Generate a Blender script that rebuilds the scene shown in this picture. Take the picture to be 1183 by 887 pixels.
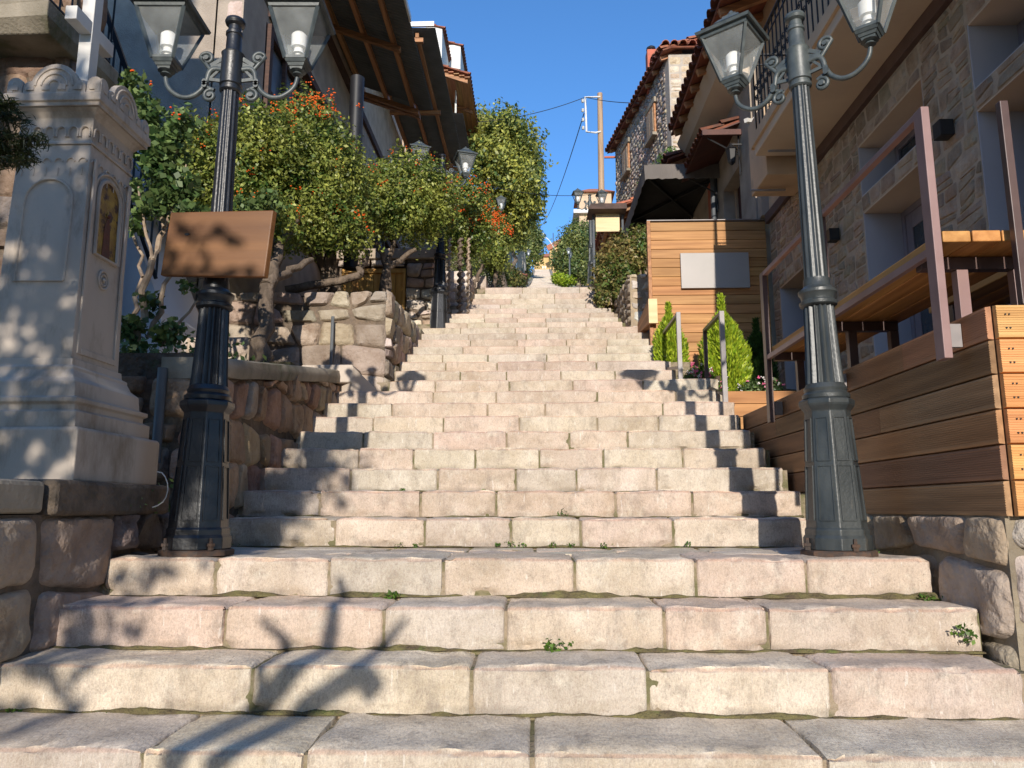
import bpy, bmesh, math, random
import numpy as np
from mathutils import Vector, Matrix, noise as mnoise
random.seed(7); RNG = np.random.default_rng(7)
SC = bpy.context.scene; COL = SC.collection
for o in list(bpy.data.objects): bpy.data.objects.remove(o)
PI = math.pi
# ------------------------------------------------------------------ camera
TH = 0.165; EYE = 0.2236; YAW = 0.0299; FPX = 866.15; CX, CY = 591.5, 443.5
cam = bpy.data.cameras.new('camera'); camo = bpy.data.objects.new('camera', cam); COL.objects.link(camo)
cam.sensor_fit = 'HORIZONTAL'; cam.sensor_width = 36; cam.lens = FPX/1183*36
cam.clip_start = .05; cam.clip_end = 1500
camo.location = (0, 0, EYE); camo.rotation_euler = (PI/2+TH, 0, YAW); SC.camera = camo
# ------------------------------------------------------------------ sky, sun
SUN_EL = math.radians(17.8); SUN_DX = -0.008      # light travels towards +Y, a hair to the left
w = bpy.data.worlds.new('World'); SC.world = w; w.use_nodes = True
nt = w.node_tree; nt.nodes.clear()
sky = nt.nodes.new('ShaderNodeTexSky'); sky.sky_type = 'NISHITA'; sky.sun_disc = False
sky.sun_elevation = SUN_EL; sky.sun_rotation = math.radians(180) + math.atan(-SUN_DX) * -1
sky.altitude = 900; sky.air_density = 1.0; sky.dust_density = .3; sky.ozone_density = 5
bg = nt.nodes.new('ShaderNodeBackground'); bg.inputs[1].default_value = .15
wo = nt.nodes.new('ShaderNodeOutputWorld')
hs0 = nt.nodes.new('ShaderNodeHueSaturation'); hs0.inputs['Saturation'].default_value = 1.08; nt.links.new(sky.outputs[0], hs0.inputs['Color']); nt.links.new(hs0.outputs[0], bg.inputs[0]); nt.links.new(bg.outputs[0], wo.inputs[0])
sd = Vector((SUN_DX, math.cos(SUN_EL), -math.sin(SUN_EL))).normalized()
sl = bpy.data.lights.new('sun', 'SUN'); sl.energy = 3.0; sl.angle = math.radians(.53); sl.color = (1, .915, .80)
so = bpy.data.objects.new('sun', sl); COL.objects.link(so); so.rotation_euler = sd.to_track_quat('-Z', 'Y').to_euler()
so.location = (0, -30, 20)
SC.view_settings.view_transform = 'Standard'; SC.view_settings.look = 'None'
SC.view_settings.exposure = 0.76; SC.view_settings.gamma = 1; SC.view_settings.use_curve_mapping = False
# ------------------------------------------------------------------ measuring rays
def ray(px, py):
    x = (px-CX)/FPX; u = (CY-py)/FPX
    f = math.cos(TH) - u*math.sin(TH); up = math.sin(TH) + u*math.cos(TH)
    return Vector((x*math.cos(YAW) - f*math.sin(YAW), x*math.sin(YAW) + f*math.cos(YAW), up))
def pt(px, py, X=None, Y=None, Z=None):
    r = ray(px, py)
    k = X/r.x if X is not None else (Y/r.y if Y is not None else (Z-EYE)/r.z)
    return Vector((0, 0, EYE)) + r*k
# ------------------------------------------------------------------ materials
MATS = {}
def _n(nt, t, **k):
    n = nt.nodes.new(t)
    for a, v in k.items(): setattr(n, a, v)
    return n
def pmat(name, c1, c2=None, rough=.8, scale=6, bump=.3, bscale=40, bdist=.01, tint=False, metal=0, spec=.4,
         stretch=(1, 1, 1), bstretch=(1, 1, 1), detail=6, lo=.35, hi=.65, c3=None, s3=1.5, lo3=.55, hi3=.7, coat=0, stain=None):
    m = bpy.data.materials.new(name); m.use_nodes = True; nt = m.node_tree; L = nt.links.new
    b = nt.nodes['Principled BSDF']; c2 = c2 or tuple(x*.7 for x in c1)
    tc = _n(nt, 'ShaderNodeTexCoord'); geo = _n(nt, 'ShaderNodeNewGeometry')
    src = tc.outputs['Object']
    mp = _n(nt, 'ShaderNodeMapping'); mp.inputs['Scale'].default_value = stretch; L(src, mp.inputs[0])
    no = _n(nt, 'ShaderNodeTexNoise'); no.inputs['Scale'].default_value = scale; no.inputs['Detail'].default_value = detail; L(mp.outputs[0], no.inputs['Vector'])
    mr = _n(nt, 'ShaderNodeMapRange'); mr.inputs[1].default_value = lo; mr.inputs[2].default_value = hi; L(no.outputs[0], mr.inputs[0])
    mx = _n(nt, 'ShaderNodeMix', data_type='RGBA'); L(mr.outputs[0], mx.inputs[0])
    mx.inputs[6].default_value = (*c1, 1); mx.inputs[7].default_value = (*c2, 1)
    out = mx.outputs[2]
    if c3:
        n3 = _n(nt, 'ShaderNodeTexNoise'); n3.inputs['Scale'].default_value = s3; n3.inputs['Detail'].default_value = 9; n3.inputs['Roughness'].default_value = .7; L(mp.outputs[0], n3.inputs['Vector'])
        m3 = _n(nt, 'ShaderNodeMapRange'); m3.inputs[1].default_value = lo3; m3.inputs[2].default_value = hi3; L(n3.outputs[0], m3.inputs[0])
        x3 = _n(nt, 'ShaderNodeMix', data_type='RGBA'); L(m3.outputs[0], x3.inputs[0]); L(out, x3.inputs[6]); x3.inputs[7].default_value = (*c3, 1); out = x3.outputs[2]
    if tint:
        at = _n(nt, 'ShaderNodeAttribute'); at.attribute_name = 'tint'
        xm = _n(nt, 'ShaderNodeMix', data_type='RGBA', blend_type='MULTIPLY'); xm.inputs[0].default_value = 1
        L(out, xm.inputs[6]); L(at.outputs['Color'], xm.inputs[7]); out = xm.outputs[2]
    L(out, b.inputs['Base Color'])
    b.inputs['Roughness'].default_value = rough; b.inputs['Metallic'].default_value = metal
    b.inputs['Specular IOR Level'].default_value = spec; b.inputs['Coat Weight'].default_value = coat
    if bump:
        mb = _n(nt, 'ShaderNodeMapping'); mb.inputs['Scale'].default_value = bstretch; L(src, mb.inputs[0])
        nb = _n(nt, 'ShaderNodeTexNoise'); nb.inputs['Scale'].default_value = bscale; nb.inputs['Detail'].default_value = 5; L(mb.outputs[0], nb.inputs['Vector'])
        bu = _n(nt, 'ShaderNodeBump'); bu.inputs['Strength'].default_value = bump; bu.inputs['Distance'].default_value = bdist
        L(nb.outputs[0], bu.inputs['Height']); L(bu.outputs[0], b.inputs['Normal'])
    MATS[name] = m; return m
def leafmat(name, c, c2, trans=.35):
    m = bpy.data.materials.new(name); m.use_nodes = True; nt = m.node_tree; L = nt.links.new; b = nt.nodes['Principled BSDF']
    at = _n(nt, 'ShaderNodeAttribute'); at.attribute_name = 'tint'
    sp = _n(nt, 'ShaderNodeSeparateColor'); L(at.outputs['Color'], sp.inputs[0])
    mx = _n(nt, 'ShaderNodeMix', data_type='RGBA'); L(sp.outputs[0], mx.inputs[0]); mx.inputs[6].default_value = (*c, 1); mx.inputs[7].default_value = (*c2, 1)
    hs = _n(nt, 'ShaderNodeHueSaturation'); L(mx.outputs[2], hs.inputs['Color'])
    mv = _n(nt, 'ShaderNodeMapRange'); L(sp.outputs[1], mv.inputs[0]); mv.inputs[3].default_value = .6; mv.inputs[4].default_value = 1.45; L(mv.outputs[0], hs.inputs['Value'])
    L(hs.outputs[0], b.inputs['Base Color']); b.inputs['Roughness'].default_value = .45; b.inputs['Specular IOR Level'].default_value = .45
    tr = _n(nt, 'ShaderNodeBsdfTranslucent'); L(hs.outputs[0], tr.inputs[0])
    ms = _n(nt, 'ShaderNodeMixShader'); ms.inputs[0].default_value = trans; L(b.outputs[0], ms.inputs[1]); L(tr.outputs[0], ms.inputs[2])
    L(ms.outputs[0], nt.nodes['Material Output'].inputs[0]); MATS[name] = m; return m
def glassmat(name, col=(.9, .95, .95), alpha=.35, rough=.08):
    m = bpy.data.materials.new(name); m.use_nodes = True; nt = m.node_tree; L = nt.links.new; b = nt.nodes['Principled BSDF']
    no = _n(nt, 'ShaderNodeTexNoise'); no.inputs['Scale'].default_value = 9
    tc = _n(nt, 'ShaderNodeTexCoord'); L(tc.outputs['Object'], no.inputs['Vector'])
    mr = _n(nt, 'ShaderNodeMapRange'); L(no.outputs[0], mr.inputs[0]); mr.inputs[3].default_value = rough; mr.inputs[4].default_value = rough+.2; L(mr.outputs[0], b.inputs['Roughness'])
    ma = _n(nt, 'ShaderNodeMapRange'); L(no.outputs[0], ma.inputs[0]); ma.inputs[1].default_value = .3; ma.inputs[2].default_value = .7; ma.inputs[3].default_value = alpha*.7; ma.inputs[4].default_value = alpha*1.3; L(ma.outputs[0], b.inputs['Alpha'])
    b.inputs['Base Color'].default_value = (*col, 1); MATS[name] = m; return m

STEP = pmat('step_stone', (1, 1, 1), (.86, .84, .80), rough=.85, scale=5, bump=.5, bscale=50, bdist=.006, tint=True,
            c3=(.62, .58, .50), s3=2.2, lo3=.52, hi3=.74)
def step_extra():   # tooled vertical chisel marks, pale scratches and dark specks
    nt = STEP.node_tree; L = nt.links.new; b = nt.nodes['Principled BSDF']
    tc = [n for n in nt.nodes if n.type == 'TEX_COORD'][0]; bu = [n for n in nt.nodes if n.type == 'BUMP'][0]
    mp = _n(nt, 'ShaderNodeMapping'); mp.inputs['Scale'].default_value = (150, 26, 26); L(tc.outputs['Object'], mp.inputs[0])
    n1 = _n(nt, 'ShaderNodeTexNoise'); n1.inputs['Scale'].default_value = 1; n1.inputs['Detail'].default_value = 2; L(mp.outputs[0], n1.inputs['Vector'])
    b2 = _n(nt, 'ShaderNodeBump'); b2.inputs['Strength'].default_value = .8; b2.inputs['Distance'].default_value = .006
    L(n1.outputs[0], b2.inputs['Height']); L(bu.outputs[0], b2.inputs['Normal']); L(b2.outputs[0], b.inputs['Normal'])
    v = _n(nt, 'ShaderNodeTexVoronoi'); v.inputs['Scale'].default_value = 45; L(tc.outputs['Object'], v.inputs['Vector'])
    mr = _n(nt, 'ShaderNodeMapRange'); mr.inputs[1].default_value = .05; mr.inputs[2].default_value = .2; mr.inputs[3].default_value = .8; mr.inputs[4].default_value = 1; L(v.outputs[0], mr.inputs[0])
    n2 = _n(nt, 'ShaderNodeTexNoise'); n2.inputs['Scale'].default_value = 220; n2.inputs['Detail'].default_value = 3; L(tc.outputs['Object'], n2.inputs['Vector'])
    m2 = _n(nt, 'ShaderNodeMapRange'); m2.inputs[1].default_value = .3; m2.inputs[2].default_value = .7; m2.inputs[3].default_value = .84; m2.inputs[4].default_value = 1.14; L(n2.outputs[0], m2.inputs[0])
    mu = _n(nt, 'ShaderNodeMath', operation='MULTIPLY'); L(mr.outputs[0], mu.inputs[0]); L(m2.outputs[0], mu.inputs[1])
    out = b.inputs['Base Color'].links[0].from_socket
    def layer(scale, lo, hi, col, amt, stretch=(1, 1, 1), rough=.7, blend='MIX'):
        nonlocal out
        m_ = _n(nt, 'ShaderNodeMapping'); m_.inputs['Scale'].default_value = stretch; L(tc.outputs['Object'], m_.inputs[0])
        q = _n(nt, 'ShaderNodeTexNoise'); q.inputs['Scale'].default_value = scale; q.inputs['Detail'].default_value = 10; q.inputs['Roughness'].default_value = rough; L(m_.outputs[0], q.inputs['Vector'])
        r_ = _n(nt, 'ShaderNodeMapRange'); r_.inputs[1].default_value = lo; r_.inputs[2].default_value = hi; r_.inputs[4].default_value = amt; L(q.outputs[0], r_.inputs[0])
        x_ = _n(nt, 'ShaderNodeMix', data_type='RGBA', blend_type=blend); L(r_.outputs[0], x_.inputs[0]); L(out, x_.inputs[6]); x_.inputs[7].default_value = (*col, 1); out = x_.outputs[2]
    layer(9, .52, .68, (.66, .60, .50), .6)                      # pale limy patches
    layer(11, .53, .68, (.22, .185, .15), .6, rough=.8)           # grey lichen and grime
    layer(3.2, .55, .72, (.30, .25, .19), .45, stretch=(1, 1, 1.6))   # broad dirt
    layer(60, .60, .70, (.16, .12, .10), .6)                      # pits
    layer(30, .705, .73, (.74, .70, .64), .4, stretch=(2.2, 2, .35), rough=.3)   # scratches
    layer(7, .52, .66, (.17, .145, .125), .40, stretch=(1.6, .6, .6), rough=.75)   # drip stains
    layer(1, .50, .62, (.30, .22, .18), .28, stretch=(120, 60, 70), rough=.5)   # chisel rows
    src = out
    xm = _n(nt, 'ShaderNodeMix', data_type='RGBA', blend_type='MULTIPLY'); xm.inputs[0].default_value = 1; L(src, xm.inputs[6]); L(mu.outputs[0], xm.inputs[7]); L(xm.outputs[2], b.inputs['Base Color'])
step_extra()
MORTAR = pmat('joint_earth', (.30, .24, .17), (.15, .14, .07), rough=.95, scale=9, bump=.8, bscale=50, bdist=.02, lo=.42, hi=.58)
RUBBLE = pmat('rubble_stone', (1, 1, 1), (.72, .68, .64), rough=.9, scale=7, bump=.9, bscale=22, bdist=.03, tint=True, c3=(.5, .42, .36), s3=4)
SANDM = pmat('sandy_mortar', (.42, .33, .22), (.3, .24, .17), rough=.95, scale=14, bump=.7, bscale=60, bdist=.01)
DARKM = pmat('dark_mortar', (.20, .15, .11), (.10, .08, .06), rough=.95, scale=10, bump=.9, bscale=40, bdist=.02)
PALEM = pmat('pale_mortar', (.44, .355, .27), (.36, .29, .22), rough=.95, scale=14, bump=.5, bscale=60)
CONC = pmat('weathered_concrete', (.36, .31, .24), (.16, .14, .10), rough=.95, scale=3, bump=.6, bscale=45, c3=(.10, .11, .05), s3=3, stretch=(1, 1, .4))
MARBLE = pmat('grey_marble', (.54, .46, .38), (.43, .37, .31), rough=.6, scale=2.5, bump=.25, bscale=50, bdist=.004, c3=(.24, .19, .14), s3=4.5, lo3=.50, hi3=.72, stretch=(1, 1, .4))
IRON = pmat('green_black_cast_iron', (.022, .028, .031), (.05, .057, .058), rough=.42, scale=14, bump=.4, bscale=60, bdist=.004, spec=.6, c3=(.14, .12, .09), s3=9, lo3=.62, hi3=.75, stretch=(1, 1, .3))
IRONB = pmat('black_painted_cast_iron', (.008, .009, .012), (.018, .02, .024), rough=.4, scale=12, bump=.4, bscale=60, bdist=.004, spec=.7, c3=(.09, .06, .04), s3=6, lo3=.62, hi3=.75, stretch=(1, 1, .3))
IRONG = pmat('grey_green_iron', (.05, .062, .066), (.085, .10, .10), rough=.45, scale=20, bump=.3, bscale=60, bdist=.003, spec=.6)
RUST = pmat('rusty_iron', (.10, .058, .038), (.055, .045, .04), rough=.8, scale=30, bump=.5, bscale=90, bdist=.003)
GLASS = glassmat('lantern_glass', (.8, .85, .85), .17)
WGLASS = pmat('window_glass', (.03, .04, .05), (.05, .06, .07), rough=.06, bump=0, spec=.8)
BULB = pmat('white_bulb', (.85, .85, .82), (.75, .75, .72), rough=.35, bump=0)
def wood(name, c1, c2, axis, rough=.6, scale=3.0, spec=.3, tint=True):
    st = [22, 22, 22]; st[axis] = 1.2
    return pmat(name, c1, c2, rough=rough, scale=scale, bump=.25, bscale=5, bdist=.004, stretch=tuple(s/3 for s in st), bstretch=tuple(st), tint=tint, detail=8, c3=tuple(x*.45 for x in c2), s3=1.6, lo3=.66, hi3=.8, spec=spec)
WOODX = wood('oiled_pine_x', (.52, .26, .10), (.34, .155, .055), 0)
WOODY = wood('brown_decking_y', (.38, .205, .11), (.25, .13, .068), 1)
WOODO = wood('sunlit_decking_x', (.64, .34, .13), (.48, .23, .08), 0)  # same decking as the sides, sunlit orange put into the colour
WOODB = wood('bar_plank_y', (.58, .29, .09), (.40, .18, .05), 1)
WOODS = wood('sign_board_wood', (.21, .095, .035), (.12, .05, .02), 0, rough=.4, scale=1.2)
BEAM = wood('old_beam', (.50, .24, .11), (.28, .13, .06), 1)
BEAMX = wood('old_beam_x', (.46, .22, .10), (.25, .12, .055), 0)
SHUT = wood('yellow_gate_wood', (.72, .40, .10), (.55, .27, .06), 2)
PALEW = wood('pale_new_wood', (.78, .62, .36), (.68, .5, .27), 0)
POLEW = wood('pole_wood', (.45, .30, .18), (.30, .19, .11), 2)
DSTEEL = pmat('brown_painted_steel', (.085, .05, .045), (.11, .068, .06), rough=.35, scale=8, bump=.1, bscale=80, bdist=.002, spec=.5)
PSTEEL = pmat('mauve_painted_steel', (.30, .19, .18), (.26, .16, .15), rough=.4, scale=8, bump=.1, bscale=80, bdist=.002)
GSTEEL = pmat('grey_handrail_steel', (.32, .29, .28), (.24, .22, .22), rough=.4, scale=8, bump=.1, bdist=.002)
BEIGE = pmat('beige_render', (.60, .43, .28), (.50, .36, .24), rough=.9, scale=2.5, bump=.35, bscale=70, bdist=.006, c3=(.36, .29, .22), s3=1.5)
ROUGHR = pmat('rough_grey_render', (.47, .39, .31), (.35, .29, .23), rough=.95, scale=4, bump=1, bscale=90, bdist=.012)
BLUEW = pmat('blue_grey_render', (.72, .75, .80), (.66, .69, .75), rough=.9, scale=2, bump=.15, bscale=60, bdist=.004)
REVEAL = pmat('grey_blue_reveal', (.44, .43, .47), (.40, .39, .43), rough=.85, scale=2, bump=.1, bscale=60, bdist=.003)
SOFFIT = pmat('cream_soffit', (.60, .48, .36), (.53, .42, .32), rough=.85, scale=2, bump=.1, bdist=.003)
MAUVE = pmat('mauve_frame', (.24, .20, .22), (.2, .17, .19), rough=.5, scale=8, bump=.1, bdist=.002)
WHITEP = pmat('white_paint', (.72, .70, .66), (.6, .58, .54), rough=.7, scale=4, bump=.2, bdist=.004)
TILE = pmat('clay_tile', (.46, .17, .09), (.28, .11, .07), rough=.85, scale=9, bump=.5, bscale=50, tint=True, c3=(.22, .17, .13), s3=5)
CORR = pmat('grey_corrugated_sheet', (.13, .135, .13), (.17, .175, .17), rough=.55, scale=3, bump=.1, bdist=.003, metal=0)
CANVAS = pmat('grey_canvas', (.17, .15, .135), (.14, .125, .115), rough=.95, scale=3, bump=.2, bscale=200, bdist=.002)
SIGNP = pmat('grey_sign_panel', (.38, .35, .33), (.33, .31, .29), rough=.45, scale=1.5, bump=.05, bdist=.002)
BLACK = pmat('matt_black', (.012, .012, .014), (.02, .02, .022), rough=.5, bump=0)
BARK = pmat('bark', (.20, .15, .11), (.10, .075, .055), rough=.95, scale=20, bump=1, bscale=30, bdist=.02, stretch=(1, 1, .3))
BARKP = pmat('pale_bark', (.42, .33, .24), (.28, .2, .14), rough=.9, scale=20, bump=.6, bscale=30, bdist=.01)
MOSS = pmat('joint_moss', (.17, .15, .06), (.10, .075, .045), rough=1, scale=14, bump=1, bscale=60, bdist=.02, c3=(.10, .15, .03), s3=6)
SOIL = pmat('soil', (.14, .10, .07), (.08, .06, .045), rough=1, scale=12, bump=1, bscale=25, bdist=.05, c3=(.07, .09, .03), s3=3)
YELLOWR = pmat('yellow_render', (.62, .42, .18), (.55, .37, .16), rough=.9, scale=1, bump=.1)
GOLD = pmat('gold_mosaic', (.42, .26, .04), (.20, .11, .03), rough=.5, scale=16, bump=.4, bscale=70, c3=(.07, .035, .025), s3=11, lo3=.5, hi3=.56)
WIRE = pmat('cable_black', (.03, .03, .03), rough=.6, bump=0)
PIPE = pmat('grey_pipe', (.13, .14, .15), (.1, .11, .12), rough=.5, bump=.1)
TERRA = pmat('terracotta_paint', (.50, .14, .08), (.42, .12, .07), rough=.8, bump=.2)
RED = pmat('red_plastic', (.5, .02, .02), rough=.4, bump=0)
L_TOPI = leafmat('topiary_leaf', (.05, .11, .02), (.40, .42, .09))
L_BUSH = leafmat('rose_leaf', (.05, .11, .03), (.20, .27, .09))
L_BIG = leafmat('broad_tree_leaf', (.08, .14, .04), (.55, .52, .10))
L_FAR = leafmat('far_tree_leaf', (.07, .13, .04), (.28, .29, .08))
L_CYP = leafmat('cypress_leaf', (.14, .26, .012), (.52, .60, .05))
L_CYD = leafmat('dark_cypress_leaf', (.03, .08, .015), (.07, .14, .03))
L_HEDGE = leafmat('hedge_leaf', (.08, .16, .03), (.34, .24, .09))
L_PINE = leafmat('pine_needle', (.018, .035, .008), (.06, .065, .02))
L_WEED = leafmat('weed_leaf', (.06, .15, .02), (.14, .22, .04))
BERRY = pmat('orange_berry', (.85, .17, .02), (.75, .08, .015), rough=.35, bump=0)
PINKF = pmat('pink_petal', (.75, .10, .25), (.8, .35, .45), rough=.6, bump=0)
WHITEF = pmat('white_petal', (.8, .75, .7), rough=.6, bump=0)
TERRAIN = pmat('hillside_ground', (.16, .13, .08), (.08, .09, .035), rough=1, scale=1.2, bump=.8, bscale=8, bdist=.05)

# ------------------------------------------------------------------ mesh helpers
class MB:
    def __init__(s): s.v = []; s.f = []; s.t = []; s.cur = (1, 1, 1)
    def add(s, vs, fs, tint=None):
        b = len(s.v); s.v += [tuple(p) for p in vs]; s.f += [tuple(i+b for i in f) for f in fs]; s.t += [tint or s.cur]*len(vs) if not isinstance(tint, list) else tint
        return s
    def box(s, x0, x1, y0, y1, z0, z1, tint=None):
        v = [(x0, y0, z0), (x1, y0, z0), (x1, y1, z0), (x0, y1, z0), (x0, y0, z1), (x1, y0, z1), (x1, y1, z1), (x0, y1, z1)]
        return s.add(v, [(0, 3, 2, 1), (4, 5, 6, 7), (0, 1, 5, 4), (1, 2, 6, 5), (2, 3, 7, 6), (3, 0, 4, 7)], tint)
    def prism(s, a, b, tint=None):      # two matching outlines a and b -> closed solid
        n = len(a); return s.add(list(a)+list(b), [tuple(range(n))[::-1], tuple(range(n, 2*n))]+[(i, (i+1) % n, n+(i+1) % n, n+i) for i in range(n)], tint)
    def bar(s, p, q, wx, wy=None, up=(0, 0, 1), tint=None):
        p = Vector(p); q = Vector(q); d = (q-p).normalized(); u = Vector(up)
        if abs(d.dot(u)) > .98: u = Vector((0, 1, 0))
        a = d.cross(u).normalized()*wx/2; c = a.cross(d).normalized()*(wy or wx)/2
        o = [-a-c, a-c, a+c, -a+c]
        return s.prism([p+k for k in o], [q+k for k in o], tint)
    def tube(s, pts, rad, seg=8, tint=None, cap=True):
        pts = [Vector(p) for p in pts]; n = len(pts)
        if not hasattr(rad, '__len__'): rad = [rad]*n
        vs = []; ref = Vector((0, 0, 1)) if abs((pts[-1]-pts[0]).normalized().z) < .9 else Vector((1, 0, 0))
        for i, p in enumerate(pts):
            d = (pts[min(i+1, n-1)]-pts[max(i-1, 0)]).normalized()
            a = d.cross(ref)
            if a.length < 1e-3: a = d.cross(Vector((0, 1, 0)))
            a.normalize(); b = a.cross(d).normalized(); ref = b if abs(b.dot(d)) < .9 else ref
            for k in range(seg):
                t = 2*PI*k/seg; vs.append(p+(a*math.cos(t)+b*math.sin(t))*rad[i])
        fs = [(i*seg+k, i*seg+(k+1) % seg, (i+1)*seg+(k+1) % seg, (i+1)*seg+k) for i in range(n-1) for k in range(seg)]
        if cap: fs += [tuple(range(seg))[::-1], tuple(range((n-1)*seg, n*seg))]
        return s.add(vs, fs, tint)
    def lathe(s, prof, seg=24, c=(0, 0), flute=0, nfl=16, ph=0, lean=(0, 0), square=False):
        vs = []
        for (r, z) in prof:
            for k in range(seg):
                t = 2*PI*(k+ph)/seg; rr = r
                if flute: rr = r*(1-flute*(.5-.5*math.cos(nfl*t)))
                if square: rr = r/max(abs(math.cos(t)), abs(math.sin(t)))
                vs.append((c[0]+rr*math.cos(t)+lean[0]*z, c[1]+rr*math.sin(t)+lean[1]*z, z))
        n = len(prof)
        fs = [(i*seg+k, i*seg+(k+1) % seg, (i+1)*seg+(k+1) % seg, (i+1)*seg+k) for i in range(n-1) for k in range(seg)]
        fs += [tuple(range(seg))[::-1], tuple(range((n-1)*seg, n*seg))]
        return s.add(vs, fs)
    def ball(s, c, r, seg=8, rings=5, sz=1):
        vs = [(c[0], c[1], c[2]-r*sz)]+[(c[0]+r*math.sin(PI*i/rings)*math.cos(2*PI*k/seg), c[1]+r*math.sin(PI*i/rings)*math.sin(2*PI*k/seg), c[2]-r*sz*math.cos(PI*i/rings)) for i in range(1, rings) for k in range(seg)]+[(c[0], c[1], c[2]+r*sz)]
        fs = [(0, 1+(k+1) % seg, 1+k) for k in range(seg)]
        fs += [(1+i*seg+k, 1+i*seg+(k+1) % seg, 1+(i+1)*seg+(k+1) % seg, 1+(i+1)*seg+k) for i in range(rings-2) for k in range(seg)]
        e = len(vs)-1; b = 1+(rings-2)*seg; fs += [(b+k, b+(k+1) % seg, e) for k in range(seg)]
        return s.add(vs, fs)
def tag(o, label=None, cat=None, group=None, kind=None):
    if label: o['label'] = label
    if cat: o['category'] = cat
    if group: o['group'] = group
    if kind: o['kind'] = kind
    return o
def thing(name, label, cat, loc=(0, 0, 0), rz=0, group=None, kind=None):
    o = bpy.data.objects.new(name, None); COL.objects.link(o); o.location = loc; o.rotation_euler = (0, 0, rz); o.empty_display_size = .1
    return tag(o, label, cat, group, kind)
def wloc(o):
    p = Vector(o.location)
    while o.parent: o = o.parent; p += o.location
    return p
def obj(name, mb, m, parent=None, local=False, smooth=False, bevel=0, bseg=2, angle=40):
    me = bpy.data.meshes.new(name)
    vs = np.array(mb.v, dtype=float).reshape(-1, 3)
    if parent is not None and not local: vs = vs-np.array(wloc(parent))
    off = Vector((0, 0, 0))
    if parent is None and not local:
        c = Vector(((vs[:, 0].min()+vs[:, 0].max())/2, (vs[:, 1].min()+vs[:, 1].max())/2, vs[:, 2].min())); off = c; vs = vs-np.array(c)
    me.from_pydata(vs.tolist(), [], mb.f); me.update()
    at = me.color_attributes.new('tint', 'FLOAT_COLOR', 'POINT')
    tt = np.ones((len(vs), 4), dtype=np.float32); tt[:, :3] = np.array(mb.t, dtype=np.float32).reshape(-1, 3); at.data.foreach_set('color', tt.ravel())
    bm = bmesh.new(); bm.from_mesh(me); bmesh.ops.recalc_face_normals(bm, faces=bm.faces) if not getattr(mb, 'keep', False) else None; bm.to_mesh(me); bm.free()
    me.materials.append(m)
    if smooth:
        me.shade_smooth()
        try: me.set_sharp_from_angle(angle=math.radians(angle))
        except Exception: pass
    o = bpy.data.objects.new(name, me); COL.objects.link(o); o.location = off
    if parent is not None: o.parent = parent
    if bevel:
        b = o.modifiers.new('bevel', 'BEVEL'); b.width = bevel; b.segments = bseg; b.limit_method = 'ANGLE'; b.angle_limit = math.radians(35); b.harden_normals = False
    return o
def copy_tree(o, parent=None):
    c = o.copy(); COL.objects.link(c)
    if parent is not None: c.parent = parent
    for ch in [x for x in bpy.data.objects if x.parent == o]: copy_tree(ch, c)
    return c
def tv(a=.12, base=(1, 1, 1)):
    k = 1+random.uniform(-a, a); return tuple(max(0, b*k*(1+random.uniform(-a, a)*.35)) for b in base)
def leaf_mesh(name, P, size, m, parent=None, N=None, aspect=.55, var=None, sizevar=.4, upbias=.3, clump=None):
    """P (n,3) world points -> one mesh of small folded leaves (rhombs)"""
    n = len(P); P = np.asarray(P, float)
    D = RNG.normal(size=(n, 3));
    if N is not None: D = D*.7+N*.9
    D[:, 2] += upbias; D /= np.linalg.norm(D, axis=1)[:, None]
    A = RNG.normal(size=(n, 3)); A -= (A*D).sum(1)[:, None]*D; A /= np.linalg.norm(A, axis=1)[:, None]
    B = np.cross(D, A); s = size*(1+RNG.uniform(-sizevar, sizevar, n))[:, None]
    V = np.empty((n, 4, 3)); V[:, 0] = P-A*s*.5; V[:, 1] = P+B*s*aspect*.5+D*s*.08; V[:, 2] = P+A*s*.5; V[:, 3] = P-B*s*aspect*.5+D*s*.08
    off = np.array(wloc(parent)) if parent is not None else np.array([P[:, 0].mean(), P[:, 1].mean(), P[:, 2].min()])
    V = V.reshape(-1, 3)-off
    me = bpy.data.meshes.new(name); me.vertices.add(n*4); me.vertices.foreach_set('co', V.ravel())
    me.loops.add(n*4); me.loops.foreach_set('vertex_index', np.arange(n*4, dtype=np.int32)); me.polygons.add(n)
    me.polygons.foreach_set('loop_start', np.arange(0, n*4, 4, dtype=np.int32)); me.update(calc_edges=True); me.validate()
    at = me.color_attributes.new('tint', 'FLOAT_COLOR', 'POINT'); T = np.ones((n, 4), dtype=np.float32)
    f_ = 1/max(size*9, .05); ph = P@np.array([[1, .3, -.2], [-.2, 1, .4], [.3, -.3, 1]])*f_
    cl = np.sin(ph[:, 0]*2.1+1)*np.sin(ph[:, 1]*1.7)*np.sin(ph[:, 2]*2.3+2)+.5*np.sin(ph[:, 0]*5.3)*np.sin(ph[:, 2]*4.7)
    T[:, 0] = np.clip((RNG.beta(1.6, 1.8, n)+.32*cl) if var is None else var, 0, 1); T[:, 1] = RNG.uniform(0, 1, n)
    brown = RNG.uniform(0, 1, n) < .02; T[brown, 0] = 1; T[brown, 1] = 0
    at.data.foreach_set('color', np.repeat(T, 4, axis=0).ravel()); me.materials.append(m)
    o = bpy.data.objects.new(name, me); COL.objects.link(o)
    if parent is not None: o.parent = parent
    else: o.location = off
    return o
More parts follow.
